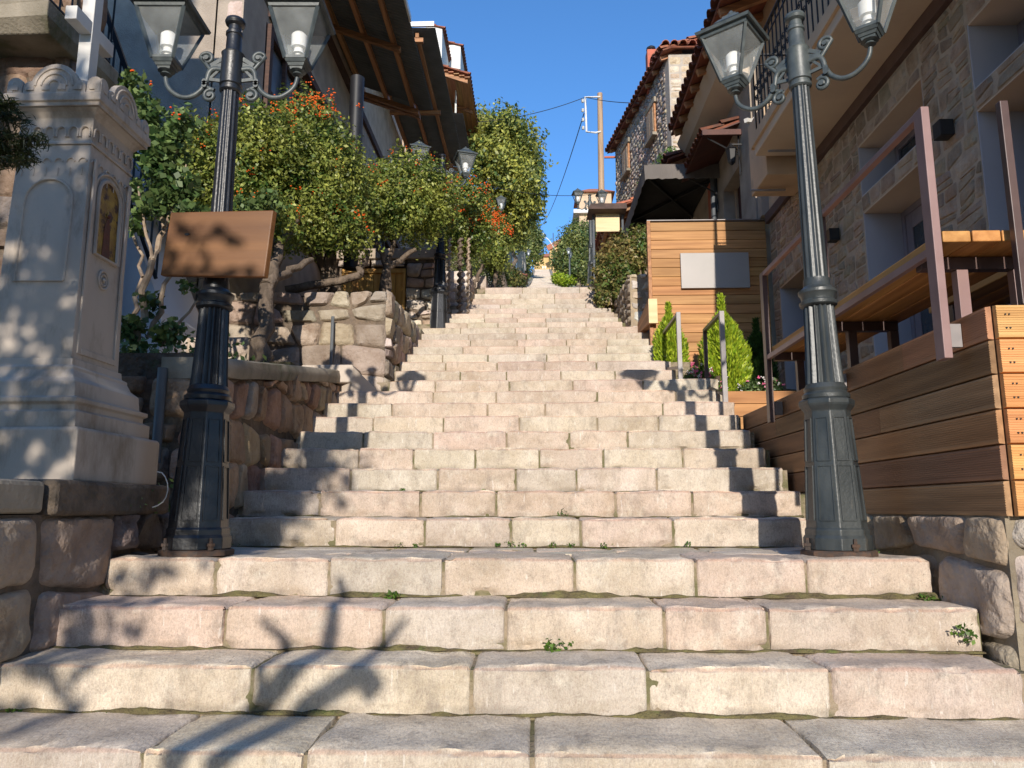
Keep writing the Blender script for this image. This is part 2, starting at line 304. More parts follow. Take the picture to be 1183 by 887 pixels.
def blob_points(blobs, n, shell=.55, lumps=.16, freq=3.0):
    """points in lumpy ellipsoids [(cx,cy,cz,rx,ry,rz)], weighted by volume"""
    W = np.array([b[3]*b[4]*b[5] for b in blobs]); W = W/W.sum(); out = []; nn = []
    for b, wgt in zip(blobs, W):
        k = max(6, int(n*wgt)); d = RNG.normal(size=(k, 3)); d /= np.linalg.norm(d, axis=1)[:, None]
        ph = RNG.uniform(0, 6, 3)
        l = 1+lumps*(np.sin(d[:, 0]*freq*2+ph[0])*np.sin(d[:, 1]*freq*2.3+ph[1])+np.sin(d[:, 2]*freq*3+ph[2])*.6*np.sin(d[:, 0]*freq*4))
        r = (shell+(1-shell)*RNG.uniform(0, 1, k)**.6)*l*(1+RNG.exponential(.035, k))
        out.append(d*r[:, None]*np.array(b[3:6])+np.array(b[:3])); nn.append(d)
    return np.vstack(out), np.vstack(nn)
def berries(parent, centres, n_each, spread, r, name='berry_cluster', m=None):
    mb = MB()
    for c in centres:
        for i in range(n_each):
            mb.ball((c[0]+random.gauss(0, spread), c[1]+random.gauss(0, spread), c[2]+random.gauss(0, spread)), r*random.uniform(.8, 1.2), 5, 3)
    return tag(obj(name, mb, m or BERRY, parent, smooth=True), kind='stuff' if len(centres) > 20 else None)
def branch(mb, p, q, r0, r1, n=6, wob=.06, seg=7):
    p = Vector(p); q = Vector(q); L = (q-p).length; pts = []; rs = []
    for i in range(n+1):
        t = i/n; o = Vector((random.gauss(0, 1), random.gauss(0, 1), random.gauss(0, .5)))*wob*L*math.sin(PI*t)
        pts.append(p.lerp(q, t)+o*.5); rs.append(r0+(r1-r0)*t)
    mb.tube(pts, rs, seg); return pts
# ---- stones
def stone_patch(mb, q, nrm, bulge, inset, tint, res=7, rough=.25, power=4):
    """q: four world corners (bl, br, tr, tl) -> a lumpy stone face standing off the wall"""
    q = [Vector(k) for k in q]; nrm = Vector(nrm); c = (q[0]+q[1]+q[2]+q[3])/4; vs = []
    size = min((q[1]-q[0]).length, (q[3]-q[0]).length); sd_ = random.uniform(0, 100)
    ins = min(inset, size*.2)
    power = power*2.4; tilt = (random.uniform(-.25, .25), random.uniform(-.25, .25))
    cut = [(random.uniform(0, 2*PI), random.uniform(.55, 1.05)) for _ in range(3)]
    for j in range(res+1):
        for i in range(res+1):
            u = -1+2*i/res; v = -1+2*j/res
            u = math.copysign(abs(u)**.62, u); v = math.copysign(abs(v)**.62, v)
            k = (abs(u)**power+abs(v)**power)**(1/power); m_ = max(abs(u), abs(v)); s = (m_/k) if k > 1e-6 else 1
            uu = u*s; vv = v*s
            p = (q[0]*(1-uu)*(1-vv)+q[1]*(1+uu)*(1-vv)+q[2]*(1+uu)*(1+vv)+q[3]*(1-uu)*(1+vv))/4
            dl = (p-c); n3 = mnoise.noise(p*13+Vector((3, sd_, 1)))
            p = c+dl*(1-ins/max(size/2, .01)*(.9+n3*.8))
            n1 = mnoise.noise(p*6+Vector((sd_, 0, 0))); n2 = mnoise.noise(p*24+Vector((0, sd_, 0)))
            fac = 0
            for an, dd in cut: fac -= max(0, u*math.cos(an)+v*math.sin(an)-dd*.8)*.4
            if m_ < .999:
                edge = 1-max(0, (m_-.8)/.2)**2*.45
                p = p+nrm*(bulge*(edge*(.8+fac+(tilt[0]*u+tilt[1]*v)*.6)+rough*(n1*1.3+.5*n2))+.002)
            else: p = p-nrm*.014
            vs.append(p)
    R = res+1
    fs = [(j*R+i, j*R+i+1, (j+1)*R+i+1, (j+1)*R+i) for j in range(res) for i in range(res)]
    mb.add(vs, fs, tint)
def stone_field(mb, O, U, V, W, H, nrm, row=(.12, .22), col=(.14, .32), jit=.02, bulge=.03, inset=.01, tints=None, a=.18, res=7, topline=None, rough=.25, split=.12, power=4, tf=None):
    """irregular courses of stones on the rectangle O + u*U + v*V (u<W, v<H)"""
    U = Vector(U); V = Vector(V); O = Vector(O); v = 0
    rows = [0]
    while rows[-1] < H-1e-4:
        h = random.uniform(*row); rows.append(H if H-rows[-1]-h < row[0]*.7 else rows[-1]+h)
    def P(u, v):
        j = jit; du = mnoise.noise(Vector((u*7.1, v*9.3, 1.7)))*j*2; dv = mnoise.noise(Vector((u*6.3+9, v*8.1, 5.2)))*j*2
        du *= min(1, u/.06, (W-u)/.06) if W > .12 else 0; dv *= max(0, min(1, v/.05, (H-v)/.05))
        return u+du, v+dv
    for r in range(len(rows)-1):
        v0, v1 = rows[r], rows[r+1]; u = 0
        while u < W-1e-4:
            w = random.uniform(*col)*(.7+.6*(v1-v0)/row[1]); w = W-u if W-u-w < col[0]*.7 else w
            parts = [(u, u+w, v0, v1)]
            if random.random() < split and w > col[0]*1.1: vm = v0+(v1-v0)*random.uniform(.35, .65); parts = [(u, u+w, v0, vm), (u, u+w, vm, v1)]
            for (a0, a1, b0, b1) in parts:
                tl = topline((a0+a1)/2) if topline else 1e9
                if b0 > tl-.03: continue
                b1 = min(b1, tl)
                cs = [P(a0, b0), P(a1, b0), P(a1, b1), P(a0, b1)]
                q = [O+U*x+V*y for x, y in cs]
                t = tv(a, random.choice(tints)) if tints else tv(a)
                stone_patch(mb, q, nrm, bulge*random.uniform(.6, 1.2), inset, t, res, rough, power)
            u += w
# ------------------------------------------------------------------ stairs
PINK = (.585, .475, .39); CREAM = (.61, .53, .425); GREYP = (.55, .48, .405); BUFF = (.58, .50, .40)
def block(mb, x0, x1, y0, y1, z0, z1, base, near, chips=True):
    dx = .028 if near > 1 else (.12 if near else .4)
    nx = max(2, int((x1-x0)/dx)); r = .016 if near else .012
    prof = []                        # (y, z, ny, nz, kind)
    nz_ = 8 if near > 1 else (3 if near else 1)
    for i in range(nz_+1): prof.append((y0, z0+(z1-r-z0)*i/nz_, -1, 0, 0))
    for a in (30, 60): prof.append((y0+r-r*math.cos(math.radians(a)), z1-r+r*math.sin(math.radians(a)), -.7, .7, 2))
    ny_ = 6 if near > 1 else (2 if near else 1)
    for i in range(ny_+1): prof.append((y0+r+(y1-y0-r)*i/ny_, z1, 0, 1, 1))
    xs = [x0, x0+.004, x0+.012]+[x0+(x1-x0)*i/nx for i in range(1, nx)]+[x1-.012, x1-.004, x1]
    vs = []; ts = []; R = random.uniform(.010, .026); s = random.uniform(0, 50)
    wav = random.uniform(-.012, .012) if near else random.uniform(-.004, .004); tl = random.uniform(-.006, .006)
    for xi, x in enumerate(xs):
        de = min(x-x0, x1-x); ins = R*(1-math.sqrt(max(0, 1-(1-min(de, R)/R)**2))) if de < R else 0
        if de < 1e-6: ins = .035
        for (y, z, ny, nz, k) in prof:
            p = Vector((x, y, z)); n = mnoise.noise(p*6+Vector((s, 0, 0))); n2 = mnoise.noise(p*19+Vector((0, s, 0)))
            d = (n*.012+n2*.005)*(1 if near else .6)
            if k == 2 and near: d -= max(0, n2-.1)*.035+abs(n)*.006
            if k == 0 and z < z0+.03 and near: d -= max(0, n)*.05
            if de < .03 and near: d -= max(0, n2)*.03
            q = p+Vector((0, ny, nz))*(d-ins)
            q.z += wav*.3*math.sin(x*2+s)+tl*((x-x0)/(x1-x0)-.5); q.y += wav*.6*math.sin(x*3+s*2) if k != 1 else 0
            vs.append(q)
            c = Vector(base)
            m_ = mnoise.noise(p*2.3+Vector((s, s, 0)))
            c = c*(1+m_*.16)
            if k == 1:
                c = Vector((c.x*1.33, c.y*1.33, c.z*1.30)); c *= (1.0+.2*mnoise.noise(p*11))  # same stone, tread colour lightened to make up for the grazing sun
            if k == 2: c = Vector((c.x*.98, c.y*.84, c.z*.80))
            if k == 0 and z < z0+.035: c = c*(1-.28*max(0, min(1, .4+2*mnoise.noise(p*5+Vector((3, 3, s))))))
            ts.append(tuple(c))
    P = len(prof); n = len(xs)
    fs = [(i*P+j, (i+1)*P+j, (i+1)*P+j+1, i*P+j+1) for i in range(n-1) for j in range(P-1)]
    b = len(mb.v); mb.v += [tuple(v) for v in vs]; mb.t += ts; mb.f += [tuple(k+b for k in f) for f in fs]
stairs = thing('stone_stairs', None, None, (0, 3, -1), kind='structure')
def px2x(px, y, z):
    r = ray(px, (500)); # horizontal position on the line (y,z)
    d = y*math.cos(TH)+(z-EYE)*math.sin(TH)          # depth is nearly independent of x
    return pt(px, 444-0, Y=y).x if False else ((px-CX)/FPX*d-y*math.sin(YAW))/math.cos(YAW)
ROWS = []   # (y, z, tread_end, xl, xr, joints px or None)
low = [(-.8, -2.04), (-.4, -1.87), (0.0, -1.70), (.35, -1.53), (.7, -1.36), (1.05, -1.19), (1.4, -1.02), (1.73, -.85), (2.07, -.68), (2.44, -.51), (2.85, -.34), (3.15, -.17), (3.5, 0.0)]
jp = {2.44: [155, 348, 615, 953], 2.85: [286, 544, 749, 957], 3.15: [255, 442, 584, 767, 885], 3.5: [243, 378, 511, 664, 803, 929]}
Y0, T, RI = 4.5929, .37248, .17
up = [(Y0+i*T, RI*(i+1)) for i in range(16)]
for i, yy in enumerate([372, 366.8, 361.5, 356.3, 351, 344.8, 338.9, 331.8]):
    z = RI*(17+i); a = TH+math.atan((CY-yy)/FPX); up.append(((z-EYE)/math.tan(a), z))
jpu = {0: [385, 490, 590, 671, 777], 1: [367, 485, 573, 711, 799], 2: [403, 505, 596, 666, 758], 3: [413, 477, 549, 623, 697, 788], 4: [418, 500, 585, 658, 725], 5: [430, 512, 600, 690, 760], 6: [452, 563, 630, 765], 7: [500, 573, 690, 780]}
XLp = [253, 274, 297, 320, 338, 357, 371, 386, 448, 455, 460, 467, 471, 476, 480, 487, 500, 507, 513, 521, 529, 540, 548, 560]
XRp = [937, 923, 903, 883, 866, 853, 848, 837, 829, 781, 775, 770, 765, 760, 756, 746, 719, 714, 709.5, 706, 703, 699, 697, 694]
allr = low+up
for i, (y, z) in enumerate(allr):
    yn = allr[i+1][0] if i+1 < len(allr) else y+.5
    k = i-len(low)
    if k < 0:
        xl, xr = {2.44: (-2.2, 2.3), 2.85: (-2.06, 1.74), 3.15: (-2.03, 1.775), 3.5: (-1.99, 1.78)}.get(y, (-2.4, 2.4)); js = jp.get(y)
    else: xl, xr = px2x(XLp[k], y, z-.05), px2x(XRp[k], y, z-.05); js = jpu.get(k)
    if js: xs = [xl]+[px2x(q, y, z-.08) for q in js]+[xr]
    else:
        xs = [xl]
        while xs[-1] < xr-.3:
            w_ = random.uniform(.42, .8); xs.append(xr if xr-xs[-1]-w_ < .3 else xs[-1]+w_)
    near = 2 if -1 < k+4 and k < 5 and y > 2 else (1 if y > 1.2 and y < 9 else 0)
    if k < 0 and y > 2: near = 2
    mb = MB(); mb.keep = False
    for a, b in zip(xs[:-1], xs[1:]):
        base = random.choices([PINK, CREAM, GREYP, BUFF], [5, 2, 1.6, 2])[0]
        base = tv(.06, base); g = random.uniform(.002, .005) if near else .002
        if y == 3.5:      # the landing: a kerb course of long blocks, flagstones behind it
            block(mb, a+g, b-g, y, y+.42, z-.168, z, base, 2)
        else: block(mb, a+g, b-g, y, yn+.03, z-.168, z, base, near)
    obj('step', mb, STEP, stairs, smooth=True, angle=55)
    if 2 < y < 7.5:
        mb = MB(); n_ = int((xr-xl)/.022); zf = z-.17-(.004 if y > 4.5 and y < 4.7 else 0)
        for j in range(n_+1):
            x_ = xl+(xr-xl)*j/n_; a_ = mnoise.noise(Vector((x_*3.1, y*7, 0))); b_ = mnoise.noise(Vector((x_*16, y*5, 3)))
            g_ = max(0, .35+a_*1.3+b_*.5); h_ = .002+g_*.016*(1.3 if y < 3.6 else .8); d_ = .004+g_*.022
            mb.v += [(x_, y-d_, zf+.0005), (x_, y-.006-d_*.25, zf+h_*.75), (x_, y+.004, zf+h_), (x_, y+.03, zf-.01)]; mb.t += [(1, 1, 1)]*4
        mb.f = [(j*4+k, j*4+(k+1) % 4, j*4+4+(k+1) % 4, j*4+4+k) for j in range(n_) for k in range(4)]
        obj('moss_line', mb, MOSS, stairs, smooth=True, angle=60)
mb = MB(); xs = -1.95
while xs < 1.72:
    w_ = min(random.uniform(.35, .6), 1.74-xs)
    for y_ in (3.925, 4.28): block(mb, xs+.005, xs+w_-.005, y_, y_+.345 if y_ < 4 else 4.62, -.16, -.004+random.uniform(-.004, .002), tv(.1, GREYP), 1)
    xs += w_
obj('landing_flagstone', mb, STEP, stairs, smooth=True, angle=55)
# mortar bed under the blocks, one sheet with steps
mb = MB()
for i, (y, z) in enumerate(allr):
    yn = allr[i+1][0] if i+1 < len(allr) else y+.5
    mb.box(-2.5 if y < 2.8 else (-2.12 if y < 7.4 else -1.7), 2.5 if y < 2.8 else (1.775 if y < 7 else (1.76 if y < 9 else 1.5)), y+.018, yn+.05, z-.6, z-.018)
obj('mortar_bed', mb, MORTAR, stairs)
# ---- the long climb beyond the upper landing: every 17 cm step to the top
def interp(y, tb):
    for (a, u), (b, v) in zip(tb[:-1], tb[1:]):
        if y <= b: return u+(v-u)*(y-a)/(b-a)
    return tb[-1][1]
TB = [(12.8, .3012), (21, .2995), (34, .3012), (46, .3040), (110, .3275), (112, .3275)]
XLB = [(12.8, -.95), (21, -.75), (35, -.45), (46, -.25), (110, .22)]; XRB = [(12.8, 1.2), (21, 1.55), (35, 1.6), (46, 1.62), (110, 2.35)]
FAR = []; y = up[-1][0]+.4; z = up[-1][1]
while y < 111:
    if EYE+y*interp(y, TB) >= z+.17: z += .17; FAR.append((y, z))
    y += .02
mb = MB()
for i, (y, z) in enumerate(FAR):
    yn = FAR[i+1][0] if i+1 < len(FAR) else 113
    xl, xr = interp(y, XLB), interp(y, XRB); x = xl
    while x < xr-.05:
        w_ = random.uniform(.45, .8) if y < 60 else 1.0; x1 = min(xr, x+w_)
        mb.box(x, x1-.006, y, yn+.03, z-.3, z, tint=tv(.12, random.choice([PINK, CREAM, GREYP]))); x = x1
obj('far_step_flight', mb, STEP, stairs)
def ground_z(y):
    if y < -.8: return -2.2
    zz = -2.2
    for a, b in allr+FAR:
        if a <= y: zz = b
        else: break
    return zz
# ------------------------------------------------------------------ hillside sheet
mb = MB(); ys = [-400, -60, -20, -.5]+[i*.8 for i in range(1, 20)]+[16+i*2.4 for i in range(1, 41)]+[130, 400]
xsg = [-400, -120, -40, -15, -6, -3, -2.3, 0, 2.3, 3, 6, 15, 40, 120, 400]
def tz(x, y): return ground_z(min(y, 112))-.45-(.0 if y < 113 else 1.0)-(0.3 if abs(x) > 5 else 0)
for yy in ys:
    for x in xsg: mb.v.append((x, yy, min(tz(x, yy), tz(x, yy+.8), tz(x, yy+2.3) if yy > 15 else 1e9))); mb.t.append((1, 1, 1))
n = len(xsg); mb.f = [(j*n+i, j*n+i+1, (j+1)*n+i+1, (j+1)*n+i) for j in range(len(ys)-1) for i in range(n-1)]
tag(obj('hillside_ground', mb, TERRAIN), kind='structure')
# ------------------------------------------------------------------ walls beside the steps (left)
BR = [(.50, .34, .23), (.42, .27, .18), (.46, .35, .27), (.38, .25, .17)]
LT = [(.50, .41, .33), (.44, .36, .29), (.54, .47, .38), (.38, .31, .26), (.48, .37, .30)]
# retaining wall A beside the lower flight, cap follows the slope
wa = thing('rubble_retaining_wall', 'brown rubble retaining wall with thick mossy concrete cap beside the lower steps, behind the black lamp post', 'wall', (-2.0, 4.4, 0))
mb = MB(); stone_field(mb, (-1.955, 4.42, -.05), (0, 1, 0), (0, 0, 1), 2.95, 1.6, (1, 0, 0), row=(.15, .34), col=(.12, .28), jit=.055, bulge=.04, inset=.008, tints=BR, a=.2, res=8, topline=lambda u: 1.06+.155*u, rough=.4, power=3)
stone_field(mb, (-2.9, 4.42, -.05), (1, 0, 0), (0, 0, 1), .93, 1.08, (0, -1, 0), row=(.16, .26), col=(.16, .3), jit=.03, bulge=.06, inset=.012, tints=BR, a=.2, res=7, rough=.4, power=3)
obj('rubble_face', mb, RUBBLE, wa, smooth=True, angle=70)
mb = MB(); mb.prism([(-3.1, 4.43, -.6), (-1.965, 4.43, -.6), (-1.965, 4.43, 1.0), (-3.1, 4.43, 1.0)], [(-3.1, 7.6, -.6), (-1.965, 7.6, -.6), (-1.965, 7.6, 1.5), (-3.1, 7.6, 1.5)])
obj('mortar_core', mb, DARKM, wa)
mb = MB(); N_ = 14
for i in range(N_+1):
    t = i/N_; y_ = 4.38+2.9*t; z_ = 1.0+.46*t; o = [mnoise.noise(Vector((y_*4, k, 0)))*.018 for k in range(4)]
    mb.v += [(-2.25, y_, z_), (-1.92+o[0], y_, z_+.0+o[1]), (-1.905+o[2], y_, z_+.06), (-1.92+o[0], y_, z_+.115+o[3]*.4), (-1.95, y_, z_+.128), (-2.25, y_, z_+.13)]; mb.t += [(1, 1, 1)]*6
mb.f = [(i*6+k, i*6+(k+1) % 6, (i+1)*6+(k+1) % 6, (i+1)*6+k) for i in range(N_) for k in range(6)]+[(0, 1, 2, 3, 4, 5), tuple(N_*6+k for k in (5, 4, 3, 2, 1, 0))]
obj('concrete_cap', mb, CONC, wa, smooth=True, angle=50)
mb = MB(); mb.box(-3.4, -1.97, 4.45, 7.62, .9, 1.17); mb.box(-3.4, -1.97, 5.9, 7.62, 1.1, 1.40)
obj('planting_soil', mb, SOIL, wa)
# marble block and side stones at the corner
mc = thing('marble_corner_block', 'pale dressed stone block with a sloping side slab where the retaining wall ends', 'stone block', (-1.8, 7.3, 1.2))
mb = MB(); mb.box(-2.3, -1.79, 7.22, 7.58, 1.45, 1.63); obj('block', mb, MARBLE, mc, bevel=.012)
mb = MB(); mb.prism([(-1.79, 7.22, 1.3), (-1.60, 7.5, 1.3), (-1.60, 7.5, 1.42), (-1.79, 7.22, 1.62)], [(-1.98, 7.35, 1.3), (-1.7, 7.6, 1.3), (-1.7, 7.6, 1.42), (-1.98, 7.35, 1.62)]); obj('side_slab', mb, MARBLE, mc, bevel=.008)
# upper rubble terrace wall
wb = thing('rubble_terrace_wall', 'sunlit terrace wall of big squared rubble stones under the berry trees', 'wall', (-2, 7.7, 1.3))
mb = MB(); stone_field(mb, (-3.4, 7.62, 1.30), (1, 0, 0), (0, 0, 1), 1.86, 1.2, (0, -1, 0), row=(.17, .33), col=(.2, .42), jit=.055, bulge=.045, inset=.008, tints=LT, a=.2, res=8, rough=.35, power=3.5)
stone_field(mb, (-1.545, 7.62, 1.35), (0, 1, .04), (0, 0, 1), 2.75, 1.2, (1, 0, 0), row=(.16, .30), col=(.16, .34), jit=.055, bulge=.045, inset=.008, tints=LT, a=.2, res=7, rough=.35, power=3.5, topline=lambda u: 1.16+.02*u)
obj('rubble_face', mb, RUBBLE, wb, smooth=True, angle=70)
mb = MB(); mb.box(-3.4, -1.56, 7.635, 10.45, .9, 2.44); obj('mortar_core', mb, DARKM, wb)
mb = MB(); mb.box(-3.38, -1.6, 7.68, 10.4, 2.441, 2.47); obj('planting_soil', mb, SOIL, wb)
# squared pale blocks behind the fig
wc = thing('pale_block_wall', 'low wall of pale squared blocks between the rose bush and the leaning trunk', 'wall', (-3.1, 6.9, 1.2))
mb = MB(); stone_field(mb, (-3.75, 7.0, 1.25), (1, 0, 0), (0, 0, 1), 1.0, .62, (0, -1, 0), row=(.19, .22), col=(.3, .45), jit=.008, bulge=.025, inset=.006, tints=[(.60, .52, .44), (.56, .46, .4)], a=.08, res=6, rough=.2, power=8)
obj('block_face', mb, RUBBLE, wc, smooth=True, angle=70); mb = MB(); mb.box(-3.75, -2.75, 7.012, 7.3, 1.2, 1.86); obj('mortar_core', mb, PALEM, wc)
# big blocks under the shrine
wd = thing('shrine_base_wall', 'wall of big rough blocks carrying the marble shrine at the left edge', 'wall', (-2.4, 3, -.7))
mb = MB(); RB = [(.44, .33, .25), (.47, .37, .29), (.40, .31, .24)]
stone_field(mb, (-2.0, 1.7, -.75), (0, 1, 0), (0, 0, 1), 1.87, .95, (1, 0, 0), row=(.28, .4), col=(.32, .55), jit=.03, bulge=.04, inset=.010, tints=RB, a=.1, res=14, rough=.55, power=4)
obj('block_face', mb, RUBBLE, wd, smooth=True, angle=75)
mb = MB(); mb.box(-3.6, -2.012, 1.7, 3.6, -1.2, .20); obj('mortar_core', mb, DARKM, wd)
mb = MB(); mb.box(-3.6, -1.985, 1.7, 3.02, .205, .335); obj('top_slab', mb, CONC, wd, bevel=.02)
mb = MB(); mb.box(-3.3, -1.955, 3.04, 4.02, .195, .345); mb.box(-3.2, -2.05, 3.62, 4.42, -.3, .19); obj('dark_bed_slab', mb, DARKM, wd, bevel=.02)
mb = MB(); stone_field(mb, (-2.045, 3.56, -.1), (0, 1, 0), (0, 0, 1), .86, .32, (1, 0, 0), row=(.1, .17), col=(.12, .25), jit=.03, bulge=.08, inset=.01, tints=[(.2, .17, .15), (.26, .2, .17)], a=.2, res=8, rough=.8, power=3)
obj('loose_rock', mb, RUBBLE, wd, smooth=True, angle=75)
# ---- right stone wall under the deck
we = thing('deck_base_wall', 'rough boulder wall with grey mortar under the decking boards on the right', 'wall', (1.9, 3.5, -.7))
GR = [(.46, .37, .27), (.40, .33, .25), (.47, .39, .30)]
mb = MB(); stone_field(mb, (1.815, 3.01, -.55), (0, 1, 0), (0, 0, 1), 1.9, .75, (-1, 0, 0), row=(.2, .3), col=(.24, .5), jit=.045, bulge=.028, inset=.008, tints=GR, a=.1, res=14, rough=.5, power=3.2)
stone_field(mb, (1.83, 3.0, -.75), (1, 0, 0), (0, 0, 1), 1.5, .95, (0, -1, 0), row=(.2, .32), col=(.25, .4), jit=.03, bulge=.03, inset=.012, tints=[(.6, .54, .47), (.55, .48, .42)], a=.08, res=12, rough=.4, power=3.5)
obj('boulder_face', mb, RUBBLE, we, smooth=True, angle=75)
mb = MB(); mb.box(1.825, 3.3, 3.015, 7.0, -1.4, .2); obj('mortar_core', mb, pmat('grey_cement', (.30, .25, .18), (.2, .165, .12), rough=.95, scale=6, bump=.9, bscale=20, bdist=.03), we)
# ------------------------------------------------------------------ decking parapet
dk = thing('decking_parapet', 'parapet of brown grooved decking boards on the right, its end boards orange in the sun', 'parapet', (1.8, 4.6, .2))
def groove_board(mb, a, b, z0, z1, out, tint, n=11):
    """ribbed face running from a to b (xy), outward normal out"""
    prof = [(0, z0), (.022, z0+.003), (.024, z0+.012)]; zz = z0+.016; st = (z1-z0-.032)/n
    for i in range(n): prof += [(.024, zz+i*st), (.024, zz+(i+.5)*st), (.0215, zz+(i+.55)*st), (.0215, zz+(i+.95)*st)]
    prof += [(.024, z1-.012), (.022, z1-.003), (0, z1)]
    P0 = [(a[0]+out[0]*d, a[1]+out[1]*d, z) for d, z in prof]; P1 = [(b[0]+out[0]*d, b[1]+out[1]*d, z) for d, z in prof]
    mb.prism(P0, P1, tint)
for i in range(6):
    z0 = .195+i*.1395; mb = MB()
    cuts = [2.985]+sorted(random.uniform(3.4, 6.2) for _ in range(1))+[6.55]
    for a, b in zip(cuts[:-1], cuts[1:]): groove_board(mb, (1.84, a+.002), (1.84, b), z0, z0+.136, (-1, 0), tv(.24))
    obj('side_board', mb, WOODY, dk)
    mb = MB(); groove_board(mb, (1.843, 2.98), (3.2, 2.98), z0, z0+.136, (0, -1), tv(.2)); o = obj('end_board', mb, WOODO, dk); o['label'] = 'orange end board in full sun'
mb = MB(); mb.box(1.846, 3.2, 2.983, 6.6, .2, .3, tint=(.5, .5, .5)); obj('deck_floor', mb, WOODY, dk)
mb = MB(); mb.box(1.845, 1.875, 3.0, 6.54, .3, 1.02); mb.box(1.846, 3.2, 2.985, 2.999, .3, 1.02); obj('frame', mb, BEAM, dk)
for i in range(6):
    for xx in (1.875, 1.89):
        for dz in (.04, .095): mb = MB(); mb.tube([(xx, 2.952, .195+i*.1395+dz), (xx, 2.958, .195+i*.1395+dz)], .0035, 6); obj('screw', mb, BLACK, dk)
# railing with posts
rl = thing('terrace_railing', 'tall brown steel railing of three flat posts on the decking parapet', 'railing', (1.74, 4.3, .85))
for i, (y_, m_) in enumerate(((3.13, PSTEEL), (4.32, DSTEEL), (5.46, DSTEEL))):
    mb = MB(); mb.box(1.70, 1.735, y_-.035, y_+.035, .84, 1.965); o = obj('post', mb, m_, rl, bevel=.003)
    if i == 0: o['label'] = 'mauve sunlit post'
    mb = MB(); mb.box(1.736, 1.815, y_+.03, y_+.05, .9, 1.0); obj('bracket', mb, GSTEEL, rl)
mb = MB(); mb.box(1.703, 1.738, 3.166, 5.425, 1.935, 1.965); obj('top_rail', mb, PSTEEL, rl, bevel=.002)
mb = MB(); mb.box(1.703, 1.732, 3.166, 5.425, 1.30, 1.335); obj('ledge_strip', mb, PSTEEL, rl, bevel=.002)
# bar counter on steel frames
br = thing('bar_counter', 'orange plank bar counter on dark steel frames behind the terrace railing', 'counter', (2.0, 4.4, .3))
x = 1.745
for i in range(4):
    mb = MB(); mb.box(x, x+.118, 3.10+random.uniform(-.004, .004), 5.6, 1.345, 1.395, tint=tv(.1)); obj('plank', mb, WOODB, br, bevel=.005); x += .124
for y_ in (3.32, 4.5, 5.4):
    mb = MB(); mb.box(1.745, 2.2, y_-.025, y_+.025, 1.285, 1.342); obj('beam', mb, DSTEEL, br, bevel=.002)
    for xx in (1.90, 2.15):
        mb = MB(); mb.box(xx, xx+.05, y_-.024, y_+.024, .3, 1.284); obj('leg', mb, PSTEEL if y_ < 3.5 else DSTEEL, br, bevel=.002)
t2 = thing('high_table', 'orange plank high table with dark steel frame at the right edge of the photo', 'table', (2.55, 3.5, .3))
x = 2.4
for i in range(3):
    mb = MB(); mb.box(x, x+.118, 3.05, 4.5, 1.395, 1.445, tint=tv(.1)); obj('plank', mb, WOODB, t2, bevel=.005); x += .124
for y_ in (3.2, 4.3):
    for xx in (2.42, 2.68):
        mb = MB(); mb.box(xx, xx+.05, y_-.024, y_+.024, .3, 1.39); obj('leg', mb, DSTEEL, t2, bevel=.002)
mb = MB(); mb.box(2.0, 2.035, 3.03, 3.065, 1.05, 1.95); tag(obj('railing_post', mb, DSTEEL, bevel=.003), 'dark steel railing post cut by the right edge of the photo', 'post')
# ------------------------------------------------------------------ big planter with the wood screen
pl = thing('deck_planter', 'low planter box of decking boards in front of the tall wood screen', 'planter', (2.2, 7.6, 1))
for i in range(3):
    mb = MB(); mb.box(1.86, 2.98, 7.25, 7.28, .98+i*.125, 1.10+i*.125, tint=tv(.12)); obj('front_board', mb, WOODX, pl, bevel=.003)
    mb = MB(); mb.box(1.86, 2.4, 7.24, 7.27, .98+i*.125, 1.10+i*.125, tint=tv(.12, (.9, .9, .9))) if False else None
mb = MB(); mb.box(1.87, 2.97, 7.285, 9.2, .5, 1.30); mb.box(1.60, 1.95, 7.8, 9.2, .5, 1.6); obj('soil', mb, SOIL, pl)
sc_ = thing('wood_screen', 'tall lit screen of horizontal wooden boards closing the terrace, carrying a blank grey sign panel', 'screen', (2.2, 9.3, 1.3))
z = 1.32; k = 0
while z < 3.86:
    mb = MB(); mb.box(1.515, 2.99, 9.3, 9.325, z, z+.117, tint=tv(.13)); obj('board', mb, WOODX, sc_, bevel=.004); z += .1225; k += 1
mb = MB(); mb.box(1.47, 1.512, 9.285, 9.34, 1.3, z+.01); mb.box(2.2, 2.24, 9.33, 9.37, 1.3, z); mb.box(1.47, 2.99, 9.332, 9.36, 1.3, z-.02); obj('frame', mb, BEAM, sc_)
mb = MB(); mb.box(1.47, 2.99, 9.28, 9.35, z+.012, z+.022); obj('cap_strip', mb, GSTEEL, sc_)
a = pt(786, 292, Y=9.25); b = pt(867, 332, Y=9.25)
sp_ = MB(); sp_.box(a.x, b.x, 9.255, 9.285, b.z, a.z); tag(obj('sign_panel', sp_, SIGNP, bevel=.004), 'blank pale grey rectangular sign panel fixed on the wood screen', 'sign')
